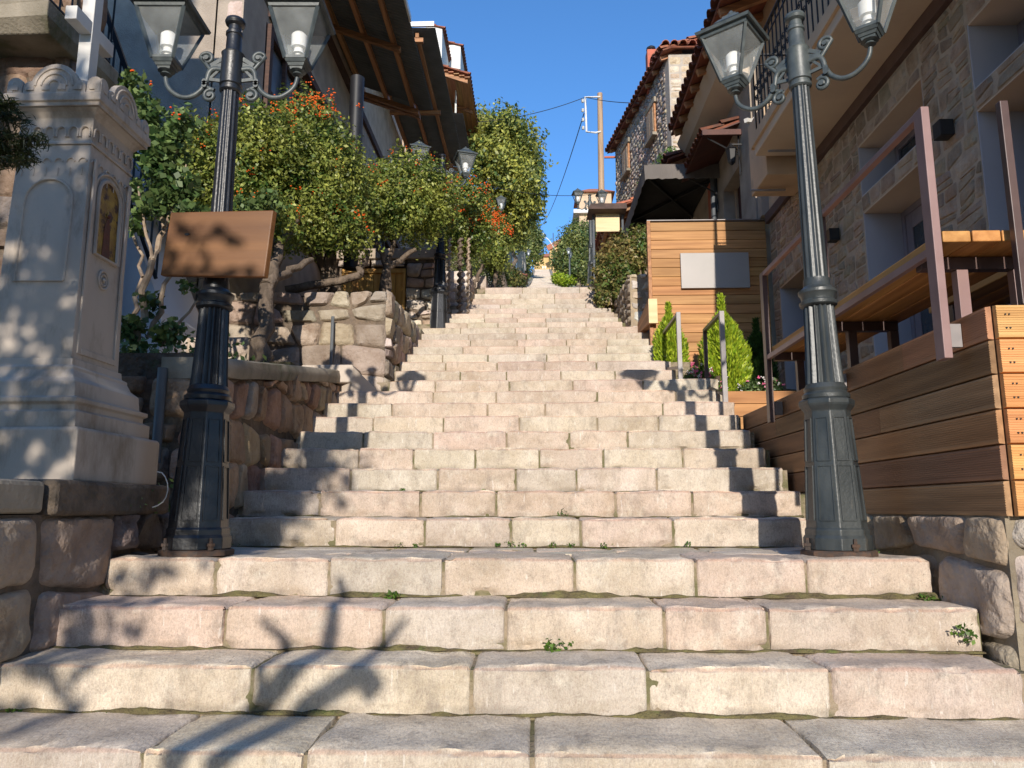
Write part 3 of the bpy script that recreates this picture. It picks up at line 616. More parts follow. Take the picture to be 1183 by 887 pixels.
# two handrails
def handrail(x, ya, yb, zt, za, zb, lab):
    h = thing('stair_handrail', lab, 'handrail', (x, ya, za), group='short steel handrails by the planter')
    mb = MB(); mb.box(x-.022, x+.022, ya-.02, ya+.02, za, zt); obj('post', mb, GSTEEL, h, bevel=.002)
    mb = MB(); mb.box(x-.018, x+.018, yb-.02, yb+.02, zb, zt-.036); obj('post', mb, DSTEEL, h, bevel=.002)
    mb = MB(); mb.box(x-.018, x+.018, ya+.021, yb+.02, zt-.034, zt-.002); obj('rail', mb, DSTEEL, h, bevel=.002)
    mb = MB(); mb.bar((x, ya+.02, za+.13), (x, yb-.02, za+.3), .03, .03); obj('low_rail', mb, DSTEEL, h)
handrail(1.50, 7.62, 8.68, 2.24, 1.53, 1.9, 'farther short steel handrail, between the smallest bright cypress and the steps')
handrail(1.775, 6.95, 7.65, 2.07, 1.15, 1.5, 'nearer short steel handrail, in front of the large bright cypress')
# stone pier + wood wedge box at top of the planter
wp = thing('rubble_pier', 'short pier of white and ochre rubble in sandy mortar left of the wood screen', 'pier', (1.5, 10.4, 2.7))
mb = MB(); OC = [(.66, .60, .52), (.6, .5, .38), (.52, .46, .4), (.68, .64, .58)]
stone_field(mb, (1.36, 10.28, 2.6), (1, 0, 0), (0, 0, 1), .42, .92, (0, -1, 0), row=(.11, .2), col=(.1, .24), jit=.03, bulge=.02, inset=.03, tints=OC, a=.1, res=7, rough=.3, power=3)
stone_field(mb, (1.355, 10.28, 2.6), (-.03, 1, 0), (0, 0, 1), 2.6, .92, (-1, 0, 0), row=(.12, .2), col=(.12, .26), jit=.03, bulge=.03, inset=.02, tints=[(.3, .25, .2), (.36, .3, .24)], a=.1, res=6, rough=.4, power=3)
obj('rubble_face', mb, RUBBLE, wp, smooth=True, angle=70); mb = MB(); mb.box(1.365, 3.0, 10.29, 12.9, 2.0, 3.5); obj('mortar_core', mb, SANDM, wp)
wx = thing('wooden_wedge_box', 'pale wooden box with a slanting side standing before the rubble pier', 'box', (1.6, 9.7, 2.5))
a = pt(749, 345, Y=9.18); b = pt(760, 373, Y=9.18); mb = MB(); mb.box(a.x, b.x, 9.18, 9.2, b.z, a.z); obj('front_panel', mb, PALEW, wx)
mb = MB(); mb.prism([(a.x, 9.201, b.z), (a.x, 9.201, a.z), (a.x, 10.2, b.z+.24), (a.x, 10.2, b.z+.1)], [(a.x+.09, 9.201, b.z), (a.x+.09, 9.201, a.z), (a.x+.09, 10.2, b.z+.24), (a.x+.09, 10.2, b.z+.1)]); obj('side_panel', mb, BEAM, wx)
# ------------------------------------------------------------------ double-arm street lamps
def spiral(c, r0, r1, a0, turns, n=16, sx=1):
    return [(c[0]+sx*(r0+(r1-r0)*i/n)*math.cos(a0+turns*2*PI*i/n), 0, c[1]+(r0+(r1-r0)*i/n)*math.sin(a0+turns*2*PI*i/n)) for i in range(n+1)]
def lantern_parts(parent, cx, cz, m):
    """a four-sided tapering lantern, glass bottom at (cx, cz)"""
    la = MB(); b, t, h = .056, .128, .27
    def sq(r, z): return [(cx-r, -r, z), (cx+r, -r, z), (cx+r, r, z), (cx-r, r, z)]
    la.lathe([(.012, cz-.075), (.03, cz-.07), (.02, cz-.055), (.045, cz-.05)], 10, (cx, 0))
    for r0, r1, z0, z1 in ((.032, .036, -.05, -.035), (.041, .047, -.034, -.018), (.051, .060, -.017, 0), (.134, .139, h-.012, h+.008), (.156, .161, h+.009, h+.026)):
        la.prism(sq(r0, cz+z0), sq(r1, cz+z1))
    for sx in (-1, 1):
        for sy in (-1, 1): la.bar((cx+sx*b, sy*b, cz), (cx+sx*t, sy*t, cz+h-.012), .016, .016)
        for k in (0, 1):
            if k == 0: la.bar((cx-b, sx*b, cz+.008), (cx+b, sx*b, cz+.008), .012, .016)
            else: la.bar((cx+sx*b, -b, cz+.008), (cx+sx*b, b, cz+.008), .012, .016)
    root = obj('lantern', la, m, parent, local=True)
    g = MB()
    for a, c in zip(sq(b-.004, cz+.012), sq(t-.004, cz+h-.014)): g.v += [a, c]
    g.t += [(1, 1, 1)]*8; g.f = [(0, 2, 3, 1), (2, 4, 5, 3), (4, 6, 7, 5), (6, 0, 1, 7)]
    obj('glass', g, GLASS, root, local=True)
    r = MB(); r.prism(sq(.150, cz+h+.028), sq(.075, cz+h+.09)); r.prism(sq(.078, cz+h+.091), sq(.06, cz+h+.115)); r.prism(sq(.044, cz+h+.116), sq(.04, cz+h+.14)); r.lathe([(.02, cz+h+.14), (.026, cz+h+.155), (.008, cz+h+.18)], 8, (cx, 0))
    obj('lantern_roof', r, m, root, local=True)
    bu = MB(); bu.lathe([(.02, cz+.01), (.02, cz+.05), (.034, cz+.055), (.026, cz+.07), (.026, cz+.085), (.041, cz+.092), (.043, cz+.165), (.03, cz+.18), (.005, cz+.185)], 14, (cx, 0))
    obj('bulb', bu, BULB, root, local=True, smooth=True)
def double_lamp(label, m, group, loc, rz=0, lean=(0, 0), arm=.36):
    L_ = thing('street_lamp', label, 'street lamp', loc, rz, group)
    p = MB(); p.lathe([(.175, 0), (.175, .022), (.168, .028)], 8, ph=.5); obj('base_plate', p, RUST, L_, local=True)
    for k in range(4):
        a = PI/4+k*PI/2; bb = MB(); bb.lathe([(.014, .028), (.014, .045), (.02, .046), (.02, .06), (.009, .061), (.008, .085)], 6, (.155*math.cos(a), .155*math.sin(a))); obj('anchor_bolt', bb, RUST, L_, local=True)
    p = MB(); p.lathe([(.158, .029), (.158, .085), (.148, .10), (.148, .125), (.140, .135), (.108, .70), (.112, .705), (.128, .725), (.132, .735), (.132, .755), (.115, .765)], 8, ph=.5, lean=lean)
    ped = obj('pedestal', p, m, L_, local=True, bevel=.004)
    for k in range(8):       # recessed panels framed by raised mouldings
        a = 2*PI*(k+.0)/8+PI/8*0; a = (k+1)*PI/4
        ca, sa = math.cos(a), math.sin(a); fr = MB(); ap = math.cos(PI/8)
        def q(u, z, o=0): rr = (.140-(z-.135)/(.565)*.032)*ap+o; return (ca*rr-sa*u+lean[0]*z, sa*rr+ca*u+lean[1]*z, z)
        for z0, z1, w_ in ((.17, .43, .036), (.455, .665, .030)):
            for s_ in (-1, 1): fr.bar(q(s_*w_*(1.0), z0, .002), q(s_*w_*.92, z1, .002), .006, .007, up=(ca, sa, 0))
            fr.bar(q(-w_, z0, .002), q(w_, z0, .002), .007, .006); fr.bar(q(-w_*.92, z1, .002), q(w_*.92, z1, .002), .007, .006)
        obj('panel_moulding', fr, m, ped, local=True)
    p = MB(); p.lathe([(.112, .766), (.114, .785), (.098, .80), (.104, .815), (.09, .84)], 32, lean=lean); obj('lower_collar', p, m, L_, local=True, smooth=True)
    p = MB(); prof = [(.090, .841), (.086, .88), (.075, 1.2), (.076, 1.24)]
    zz = [.841+(1.24-.841)*i/14 for i in range(15)]; p.lathe([(.092-.018*(i/14)**.7, z_) for i, z_ in enumerate(zz)], 96, flute=.17, nfl=16, lean=lean); obj('fluted_shaft', p, m, L_, local=True, smooth=True)
    p = MB(); p.lathe([(.078, 1.241), (.09, 1.25), (.092, 1.265), (.08, 1.275), (.084, 1.30), (.094, 1.31), (.094, 1.325), (.08, 1.335), (.066, 1.35), (.064, 1.39)], 32, lean=lean); obj('ring_collar', p, m, L_, local=True, smooth=True)
    p = MB(); p.lathe([(.060-.014*i/16, 1.391+(2.46-1.391)*i/16) for i in range(17)], 80, flute=.10, nfl=12, lean=lean); obj('fluted_column', p, m, L_, local=True, smooth=True)
    p = MB(); p.lathe([(.048, 2.461), (.058, 2.47), (.058, 2.485), (.052, 2.49), (.052, 2.50), (.060, 2.505), (.058, 2.68), (.062, 2.69), (.048, 2.70), (.042, 2.72), (.040, 2.80), (.046, 2.805), (.046, 2.82), (.036, 2.83), (.034, 2.86), (.05, 2.87), (.055, 2.885), (.05, 2.90), (.025, 2.912), (.003, 2.915)], 24, lean=lean)
    obj('hub_and_finial', p, IRONG if m is IRON else m, L_, local=True, smooth=True, angle=30)
    m2 = IRONG if m is not IRONB else IRONG
    for s in (-1, 1):
        ox = lean[0]*2.6
        a_ = MB(); path = [(.05, 2.60), (.10, 2.605), (.125, 2.58), (.135, 2.53), (.165, 2.475), (.215, 2.44), (.27, 2.44), (.32, 2.47), (.35, 2.51), (.36, 2.555)]
        k = arm/.36; pp = [Vector((ox+s*x_*k, 0, z_)) for x_, z_ in path]
        fine = []
        for i in range(len(pp)-1):
            p0 = pp[max(i-1, 0)]; p1 = pp[i]; p2 = pp[i+1]; p3 = pp[min(i+2, len(pp)-1)]
            for t in (0, .33, .66): fine.append(.5*((2*p1)+(p2-p0)*t+(2*p0-5*p1+4*p2-p3)*t*t+(3*p1-p0-3*p2+p3)*t**3))
        fine.append(pp[-1]); a_.tube(fine, [.016-.004*i/len(fine) for i in range(len(fine))], 8)
        a_.bar((ox+s*.05, 0, 2.63), (ox+s*.115, 0, 2.60), .014, .03)
        ar = obj('arm', a_, m2, L_, local=True, smooth=True, angle=60)
        def roll(cx_, cz_, a0, turns, tail):
            q = [(ox+s*(cx_+(.008+.030*t/22)*math.cos(a0+turns*2*PI*t/22))*k, 0, cz_+(.008+.030*t/22)*math.sin(a0+turns*2*PI*t/22)) for t in range(23)]
            m_ = MB(); m_.tube(q+[(ox+s*tail[0]*k, 0, tail[1])], .0115, 7); m_.tube([(ox+s*cx_*k, -.017, cz_), (ox+s*cx_*k, .017, cz_)], .013, 8)
            obj('scroll', m_, m2, ar, local=True, smooth=True, angle=60)
        roll(.142, 2.668, PI*.9, -1.4, (.118, 2.60)); roll(.112, 2.448, PI*1.9, 1.4, (.150, 2.505))
        m_ = MB(); m_.bar((ox+s*.055, 0, 2.665), (ox+s*.118*k, 0, 2.625), .012, .022); m_.bar((ox+s*.055, 0, 2.535), (ox+s*.130*k, 0, 2.545), .012, .018); m_.bar((ox+s*.07, 0, 2.60), (ox+s*.12*k, 0, 2.545), .010, .014); obj('arm_bracket', m_, m2, ar, local=True)
        m_ = MB()
        for zz in (2.50, 2.512, 2.524): m_.tube([(ox+s*.140*k, -.022, zz), (ox+s*.140*k, .022, zz)], .014, 8)
        obj('arm_binding', m_, m2, ar, local=True)
        lantern_parts(L_, ox+s*arm, 2.64, IRONG)
    return L_
LG = 'double-arm street lamps along the steps'
lampR = double_lamp('double-arm lamp with weathered green-black post standing on the landing in front of the decking parapet', IRON, LG, (1.47, 3.76, 0), math.atan2(-.44, .57), lean=(-.012, 0))
lampL = double_lamp('double-arm lamp with glossy black post and a blank wooden board, beside the marble shrine', IRONB, LG, (-1.665, 3.73, 0), math.radians(2), lean=(.006, 0))
def lamp_at(x, y, z, rz, label):
    c = copy_tree(lampR); c.location = (x, y, z); c.rotation_euler = (0, 0, rz); c['label'] = label; return c
def gz(y): return ground_z(y)
c_ = copy_tree(lampL); c_.location = (-1.39, 10.62, 2.62); c_.rotation_euler = (0, 0, math.radians(18)); c_['label'] = ('double-arm lamp rising among the berry trees left of the steps, halfway up')
lamp_at(1.70, 21, gz(21)+.02, math.radians(8), 'double-arm lamp standing left of the utility pole, lanterns above the yellow notice board')
lamp_at(-1.30, 21.5, gz(21.5)-.1, math.radians(0), 'double-arm lamp left of the steps under the big broad tree, one lantern showing')
lamp_at(2.25, 45, gz(45)-.6, math.radians(80), 'far double-arm lamp seen edge-on before the green trees right of the steps')
lamp_at(-.65, 47, gz(47)-.5, math.radians(10), 'far double-arm lamp nearest of the cluster below the yellow house')
lamp_at(-.75, 62, gz(62)+1.0, math.radians(0), 'very far double-arm lamp second in the cluster below the yellow house')
lamp_at(2.3, 66, gz(66)-.2, math.radians(5), 'very far double-arm lamp low among the trees right of the steps')
# wooden board on the left lamp
bd = MB(); A = [pt(*p, Y=3.60) for p in ((185, 318), (305, 320), (315.5, 242.5), (197, 245))]
bd.prism([tuple(p) for p in A], [(p.x+.012, p.y+.03, p.z) for p in A]); o = obj('wooden_board', bd, WOODS, bevel=.005); tag(o, 'tilted blank varnished wooden board strapped to the black lamp post', 'board')
kn = MB(); c = pt(216, 270.5, Y=3.597); kn.lathe([(.001, -.001), (.011, -.001), (.011, .002), (.001, .002)], 12); kn.v = [(c.x+x*1.2, c.y+z, c.z+y_*.6) for x, y_, z in kn.v]; obj('knot_hole', kn, BLACK, o)
st_ = MB(); st_.tube([(-1.665+.078*math.cos(t), 3.73+.09*math.sin(t)*1-.02*(math.sin(t) < 0), 1.6) for t in [i*PI/8 for i in range(17)]], .006, 6); obj('strap', st_, BLACK, o)
st_ = MB(); st_.box(-1.71, -1.62, 3.632, 3.66, 1.57, 1.63); obj('bracket', st_, BLACK, o)
# ------------------------------------------------------------------ marble shrine
SX, SY = -2.365, 3.58
sh = thing('marble_shrine', 'grey carved marble roadside shrine with icon niche and white cross at the left edge', 'shrine', (SX, SY, .35))
def sqp(prof): 
    m = MB(); n = len(prof)
    for r, z in prof: m.v += [(SX-r, SY-r, z), (SX+r, SY-r, z), (SX+r, SY+r, z), (SX-r, SY+r, z)]; m.t += [(1, 1, 1)]*4
    m.f = [(i*4+k, i*4+(k+1) % 4, i*4+4+(k+1) % 4, i*4+4+k) for i in range(n-1) for k in range(4)]+[(3, 2, 1, 0), tuple(4*n-4+k for k in range(4))]
    return m
obj('plinth', sqp([(.365, .345), (.365, .57), (.355, .582)]), MARBLE, sh, bevel=.006)
obj('base_moulding', sqp([(.325, .583), (.325, .655), (.30, .665), (.30, .69), (.315, .70), (.315, .72), (.285, .728), (.278, .80), (.25, .825), (.235, .86), (.235, .875), (.215, .885), (.212, .92)]), MARBLE, sh, bevel=.004)
obj('shaft', sqp([(.200, .921), (.182, 1.99), (.182, 2.0)]), MARBLE, sh, bevel=.003)
obj('frieze_block', sqp([(.19, 2.001), (.19, 2.012), (.182, 2.02), (.186, 2.14), (.205, 2.165), (.225, 2.18)]), MARBLE, sh, bevel=.003)
obj('cornice', sqp([(.235, 2.181), (.235, 2.20), (.245, 2.205), (.245, 2.245), (.24, 2.25)]), MARBLE, sh, bevel=.003)
def dome(): 
    m = MB(); m.lathe([(.20*math.cos(a), 2.26+.17*math.sin(a)) for a in [i*PI/16 for i in range(9)]][:-1]+[(.004, 2.43)], 24, (SX, SY)); return m
obj('dome', dome(), MARBLE, sh, smooth=True)
def arch_slab(c, u, w, h, th, nrm, seg=10):      # round-topped slab standing on point c
    c = Vector(c); u = Vector(u); n_ = Vector(nrm)
    o = [c-u*w/2, c+u*w/2]+[c+u*(w/2*math.cos(a))+Vector((0, 0, h-w/2+w/2*math.sin(a))) for a in [i*PI/seg for i in range(seg+1)]]
    m = MB(); m.prism(o, [p+n_*th for p in o]); return m
sides = [((1, 0, 0), (0, -1, 0)), ((0, 1, 0), (1, 0, 0)), ((1, 0, 0), (0, 1, 0)), ((0, 1, 0), (-1, 0, 0))]
ac = MB()
for u, n_ in sides:                              # scalloped cresting
    a = arch_slab(Vector((SX, SY, 2.2515))+Vector(n_)*.2, u, .24, .155, .034, n_, 14); ac.add(a.v, a.f)
    for rr in (.095, .065, .03):
        c_ = Vector((SX, SY, 2.2515+.035))+Vector(n_)*.236; ac.tube([c_+Vector(u)*rr*math.cos(t)+Vector((0, 0, rr*math.sin(t))) for t in [i*PI/10 for i in range(11)]], .006, 5)
    for k in range(6):
        w_ = .076; cc = Vector((SX, SY, 2.251))+Vector(n_)*.205+Vector(u)*(-.2+.08*k)
        a = arch_slab(cc, u, w_, .066+(.0 if k % 5 else .02), .028, n_, 8); ac.add(a.v, a.f)
        q = arch_slab(cc+Vector(n_)*.028+Vector((0, 0, .012)), u, w_*.55, .036, .006, n_, 6); ac.add(q.v, q.f)
obj('cresting', ac, MARBLE, sh, bevel=.003)
for u, n_ in sides:                              # blind arcade under the cornice and on the shaft
    for zc, rr, off, num in ((2.06, .024, .189, 6), (1.90, .02, .1865, 6)):
        for k in range(num):
            c = Vector((SX, SY, zc))+Vector(n_)*off+Vector(u)*(-.15+.06*k)
            ar = MB(); pts = [c+Vector(u)*(rr*math.cos(a))+Vector((0, 0, rr*math.sin(a)+.01)) for a in [i*PI/7 for i in range(8)]]
            if zc > 2: ar.tube([pts[0]-Vector((0, 0, .03))]+pts+[pts[-1]-Vector((0, 0, .03))], .0055, 5)
            else: ar.tube(pts, .004, 5); ar.tube([c-Vector((0, 0, .02)), c-Vector((0, 0, .06))], .004, 5)
            obj('carved_arch', ar, MARBLE, sh, smooth=True)
pn = MB()
pts = [Vector((SX+.12*math.cos(a), SY-.190, 1.70+.12*math.sin(a))) for a in [i*PI/14 for i in range(15)]]
pn.tube([Vector((SX+.12, SY-.196, 1.30))]+pts+[Vector((SX-.12, SY-.196, 1.30)), Vector((SX+.12, SY-.196, 1.30))], .007, 6)
obj('arched_panel', pn, MARBLE, sh, smooth=True)
# icon in the round-arched niche on the stair side
def shaft_r(z): return .200-.018*(z-.921)/1.07
nz0, nz1 = 1.47, 1.88; pts = [(.098*math.cos(a), nz1-.098+.098*math.sin(a)) for a in [i*PI/12 for i in range(13)]]
fr = MB(); ring = [Vector((SX+shaft_r(z)+.006, SY+y_, z)) for y_, z in [(.098, nz0)]+pts+[(-.098, nz0), (.098, nz0)]]; fr.tube(ring, .011, 6)
out = [Vector((SX+shaft_r(z)+.004, SY+y_*1.45, z)) for y_, z in [(.088, nz0)]+[(a*.92, (b-1.782)*1.35+1.782) for a, b in pts]+[(-.088, nz0)]]; fr.tube(out, .006, 6)
nf = obj('niche_frame', fr, MARBLE, sh, smooth=True)
ic = MB(); poly = [(SX+shaft_r(z)+.003, SY+y_, z) for y_, z in [(.095, nz0), ]+[(y_*.97, z) for y_, z in pts]+[(-.095, nz0)]]; ic.prism(poly, [(x_-.01, y_, z_) for x_, y_, z_ in poly])
icon = obj('icon_panel', ic, GOLD, nf)
fg = MB(); RB_ = (1, 1, 1)
fg.lathe([(.001, 0), (.016, 0), (.016, .004), (.001, .004)], 16); fg.v = [(SX+shaft_r(1.70)+.004+z, SY+x_, 1.70+y_) for x_, y_, z in fg.v]
obj('halo', fg, GOLD, icon)
fg = MB(); c0 = SX+shaft_r(1.6)+.005
fg.prism([(c0+.002, SY-.035, nz0+.005), (c0+.002, SY+.035, nz0+.005), (c0, SY+.022, 1.64), (c0, SY+.008, 1.68), (c0-.001, SY-.008, 1.68), (c0, SY-.024, 1.64)], [(c0-.006, SY-.035, nz0+.005), (c0-.006, SY+.035, nz0+.005), (c0-.006, SY+.022, 1.64), (c0-.006, SY+.008, 1.68), (c0-.006, SY-.008, 1.68), (c0-.006, SY-.024, 1.64)])
fg.ball((c0, SY, 1.695), .011, 8, 5); obj('painted_figure', fg, pmat('dark_red_robe', (.14, .035, .02), (.08, .03, .02), rough=.6, scale=30), icon)
md = MB(); cc = Vector((SX+shaft_r(1.36)+.004, SY, 1.36))
for r_, t_ in ((.042, .007), (.026, .005)): md.tube([cc+Vector((0, r_*math.cos(a), r_*1.1*math.sin(a))) for a in [i*PI/10 for i in range(21)]], t_, 6)
md.ball(cc, .012, 8, 5); obj('medallion', md, MARBLE, sh, smooth=True)
pr = MB()
for s_ in (-1, 1): pr.box(SX+.196, SX+.206, SY+s_*.155-.012, SY+s_*.155+.012, .95, 1.93)
pr.box(SX+.197, SX+.207, SY-.142, SY+.142, .95, .98); obj('edge_pilaster', pr, MARBLE, sh, bevel=.002)
cr = MB(); cr.box(SX-.034, SX+.034, SY-.036, SY+.036, 2.40, 2.97, tint=(1.3, 1.3, 1.35)); cr.box(SX-.031, SX+.031, SY-.17, SY-.037, 2.70, 2.775, tint=(1.3, 1.3, 1.35)); cr.box(SX-.031, SX+.031, SY+.037, SY+.17, 2.70, 2.775, tint=(1.3, 1.3, 1.35)); obj('cross', cr, WHITEP, sh, bevel=.003)
# small things around the lamp base
hb = MB(); hb.tube([pt(p[0], p[1], Y=3.72) for p in ((182, 545), (187, 546), (191, 551), (193.5, 558), (194, 566), (192, 574), (188, 580), (182, 584), (176, 586))], .003, 6); tag(obj('cable_loop', hb, WHITEP), 'loose pale cable curling between the shrine plinth and the black lamp post', 'cable')
pp_ = MB(); a = pt(188, 425, Y=4.35); b_ = pt(190, 535, Y=4.35); pp_.tube([(a.x, 4.35, b_.z), (a.x, 4.35, a.z)], .028, 10); tag(obj('drain_pipe', pp_, PIPE, smooth=True), 'upright grey drain pipe in the corner behind the shrine', 'pipe')
pp_ = MB(); a = pt(384, 365, Y=7.5); pp_.tube([(a.x, 7.52, 1.55), (a.x, 7.52, a.z)], .018, 8); tag(obj('thin_post', pp_, PIPE, smooth=True), 'thin grey post standing against the sunlit rubble terrace wall', 'post')
# ------------------------------------------------------------------ buildings, right side
def tiled_slope(mb, O, U, V, W, L, pitch=.19, tile=.36, r=.085, seg=5, base=(1, 1, 1), under=True):
    """clay half-round tiles in overlapping courses; O eave corner, U along the eave, V up the slope (unit vectors)"""
    O = Vector(O); U = Vector(U).normalized(); V = Vector(V).normalized(); N = U.cross(V).normalized()
    if N.z < 0: N = -N
    nc = max(1, int(W/pitch)); nr = max(1, int(math.ceil(L/tile)))
    for i in range(nc):
        for j in range(nr):
            o = O+U*((i+.5)*pitch+random.uniform(-.008, .008))+V*(j*tile)+N*(.012*random.random()); l = tile*1.12; r0 = r*1.05; r1 = r*.86; lift = .03
            vs = []
            for e, (rr, dv, dn) in enumerate(((r0, 0, lift), (r1, l, 0))):
                for k in range(seg+1):
                    a = PI*k/seg; vs.append(o+V*dv+N*(rr*math.sin(a)+dn)+U*rr*math.cos(a))
            for (rr, dv, dn) in ((r0*.86, 0, lift),):
                for k in range(seg+1):
                    a = PI*k/seg; vs.append(o+V*dv+N*(rr*math.sin(a)+dn)+U*rr*math.cos(a))
            s = seg+1
            fs = [(k, k+1, s+k+1, s+k) for k in range(seg)]+[(k, 2*s+k, 2*s+k+1, k+1) for k in range(seg)]
            mb.add(vs, fs, tv(.22, base))
    a, b, c, d = O+U*.02+V*.03, O+U*(W-.02)+V*.03, O+U*(W-.02)+V*L, O+U*.02+V*L
    if under: mb.prism([a, b, c, d], [p-N*.03 for p in (a, b, c, d)], tint=(.6, .5, .45))
def rafters(par, O, U, V, W, L, n, w_=.07, h_=.09, drop=.05, m=None):
    O = Vector(O); U = Vector(U).normalized(); V = Vector(V).normalized()
    for i in range(n):
        o = O+U*(W*(i+.5)/n)-Vector((0, 0, drop+h_/2)); q = MB(); q.bar(o+V*.06, o+V*L, w_, h_, tint=tv(.15)); obj('rafter', q, BEAMX, par)
FX = 3.0
hs = thing('stone_fronted_house', 'house with brown flat-stone front, deep grey-blue window recesses and balcony at the right', 'house', (3.2, 6, .3))
ST = [(.40, .315, .235), (.35, .28, .21), (.43, .35, .265), (.33, .27, .205), (.40, .31, .225)]
WIN = [(3.62, 4.80), (5.42, 6.57), (7.80, 8.92)]
def wallbox(mb, y0, y1, z0, z1): mb.box(FX, FX+.36, y0, y1, z0, z1)
core = MB(); face = MB()
def clad(y0, y1, z0, z1, **k):
    wallbox(core, y0, y1, z0, z1)
    stone_field(face, (FX, y1, z0), (0, -1, 0), (0, 0, 1), y1-y0, z1-z0, (-1, 0, 0), row=k.get('row', (.08, .17)), col=(.10, .27), jit=.035, bulge=.010, inset=.002, tints=ST, a=.14, res=6, rough=.4, power=12, split=.35)
edges = [2.4]+[e for w_ in WIN for e in w_]+[9.17]
for i in range(0, len(edges), 2): clad(edges[i], edges[i+1], .31, 3.80)
for i, (a, b) in enumerate(WIN):
    clad(a, b, 2.88, 3.03, row=(.15, .16))
    if i < 2: clad(a, b, 3.52, 3.80)
    else: clad(a, b, 3.03, 3.80)
obj('mortar_wall', core, PALEM, hs); obj('stone_cladding', face, RUBBLE, hs, smooth=True, angle=60)
def recess(y0, y1, z0, z1, door=False):
    fr = MB(); xb = FX+.33; f = .07
    fr.box(xb, xb+.05, y0+.012, y0+f, z0, z1-.012); fr.box(xb, xb+.05, y1-f, y1-.012, z0, z1-.012); fr.box(xb, xb+.05, y0+f, y1-f, z1-f, z1-.012); fr.box(xb, xb+.05, y0+f, y1-f, z0, z0+f)
    ym = (y0+y1)/2; fr.box(xb+.003, xb+.047, ym-.04, ym+.04, z0+f, z1-f)
    if door:
        for a, b in ((y0+f, ym-.04), (ym+.04, y1-f)):
            fr.box(xb+.015, xb+.045, a, b, z0+f, z0+.8); fr.box(xb+.01, xb+.045, a, a+.1, z0+.8, z1-f); fr.box(xb+.01, xb+.045, b-.1, b, z0+.8, z1-f); fr.box(xb+.011, xb+.045, a+.1, b-.1, z1-f-.14, z1-f)
    w_ = obj('window', fr, MAUVE, hs, bevel=.004)
    p = MB(); p.box(xb+.02, xb+.026, y0+f, y1-f, z0+f, z1-f); obj('pane', p, WGLASS, w_)
    r = MB(); r.box(FX+.004, FX+.40, y1-.011, y1+.004, z0, z1); r.box(FX+.004, FX+.40, y0-.004, y0+.011, z0, z1); r.box(FX+.004, FX+.40, y0+.011, y1-.011, z0-.004, z0+.011); obj('reveal', r, REVEAL, w_)
    s = MB(); s.box(FX+.003, FX+.40, y0+.0115, y1-.0115, z1-.011, z1+.004); obj('soffit', s, SOFFIT, w_)
    bk = MB(); bk.box(FX+.401, FX+.44, y0-.1, y1+.1, z0-.05, z1+.05); obj('dark_room', bk, BLACK, w_)
for i, (a, b) in enumerate(WIN):
    recess(a, b, .31, 2.88, True)
    if i < 2: recess(a, b, 3.03, 3.52)
mb = MB(); mb.box(FX-.05, FX+.1, 2.4, 9.17, 3.80, 3.92); obj('brown_band', mb, DSTEEL, hs)
mb = MB(); mb.box(FX+.01, FX+.4, 2.4, 9.17, 3.921, 8.2); obj('upper_wall', mb, BEIGE, hs)
mb = MB(); mb.box(2.36, FX-.001, 2.0, 7.55, 3.925, 4.10); bal = obj('balcony_slab', mb, SOFFIT, hs, bevel=.01)
mb = MB(); mb.box(2.33, 2.358, 2.0, 7.57, 4.02, 4.13); mb.box(2.34, FX, 7.556, 7.60, 4.02, 4.12); obj('slab_edge', mb, BEIGE, bal)
mb = MB(); mb.box(2.50, FX-.01, 7.62, 8.2, 3.75, 4.6); obj('bay_underside', mb, BEIGE, hs, bevel=.01)
for yy in (7.3, 7.95):
    mb = MB(); mb.tube([(2.42, yy, 3.86 if yy < 7.5 else 3.72), (2.8, yy, 3.86 if yy < 7.5 else 3.72)], .014, 8); obj('outlet_pipe', mb, GSTEEL, hs, smooth=True)
ra = MB(); 
def rail_run(mb, a, b, z0, h, step=.11, r=.008, scroll=True):
    a = Vector((*a, z0)); b = Vector((*b, z0)); L = (b-a).length; n = int(L/step); up = Vector((0, 0, h)); d = (b-a).normalized()
    mb.bar(a+up, b+up, .035, .012); mb.bar(a+up*.06, b+up*.06, .02, .012); mb.bar(a+up*.88, b+up*.88, .014, .01)
    for i in range(n+1):
        p = a+(b-a)*i/n; mb.tube([p, p+up], r, 5)
        if scroll and i < n:
            c = p+d*step/2+up*.5
            for s in (-1, 1):
                q = [c+d*(s*(.006+.03*t/10)*math.cos(t*.9))+up*0+Vector((0, 0, s*.06+(.006+.035*t/10)*math.sin(t*.9))) for t in range(11)]; mb.tube(q, .005, 4, cap=False)
rail_run(ra, (2.38, 2.1), (2.38, 7.5), 4.12, .95); rail_run(ra, (2.38, 7.5), (2.98, 7.5), 4.12, .95); obj('iron_railing', ra, BLACK, bal)
for i, p in enumerate(((1090, 150), (962, 272))):
    c = pt(*p, X=FX-.06); mb = MB(); mb.box(FX-.11, FX-.012, c.y-.05, c.y+.05, c.z-.06, c.z+.06); obj('wall_light', mb, BLACK, hs, bevel=.003)
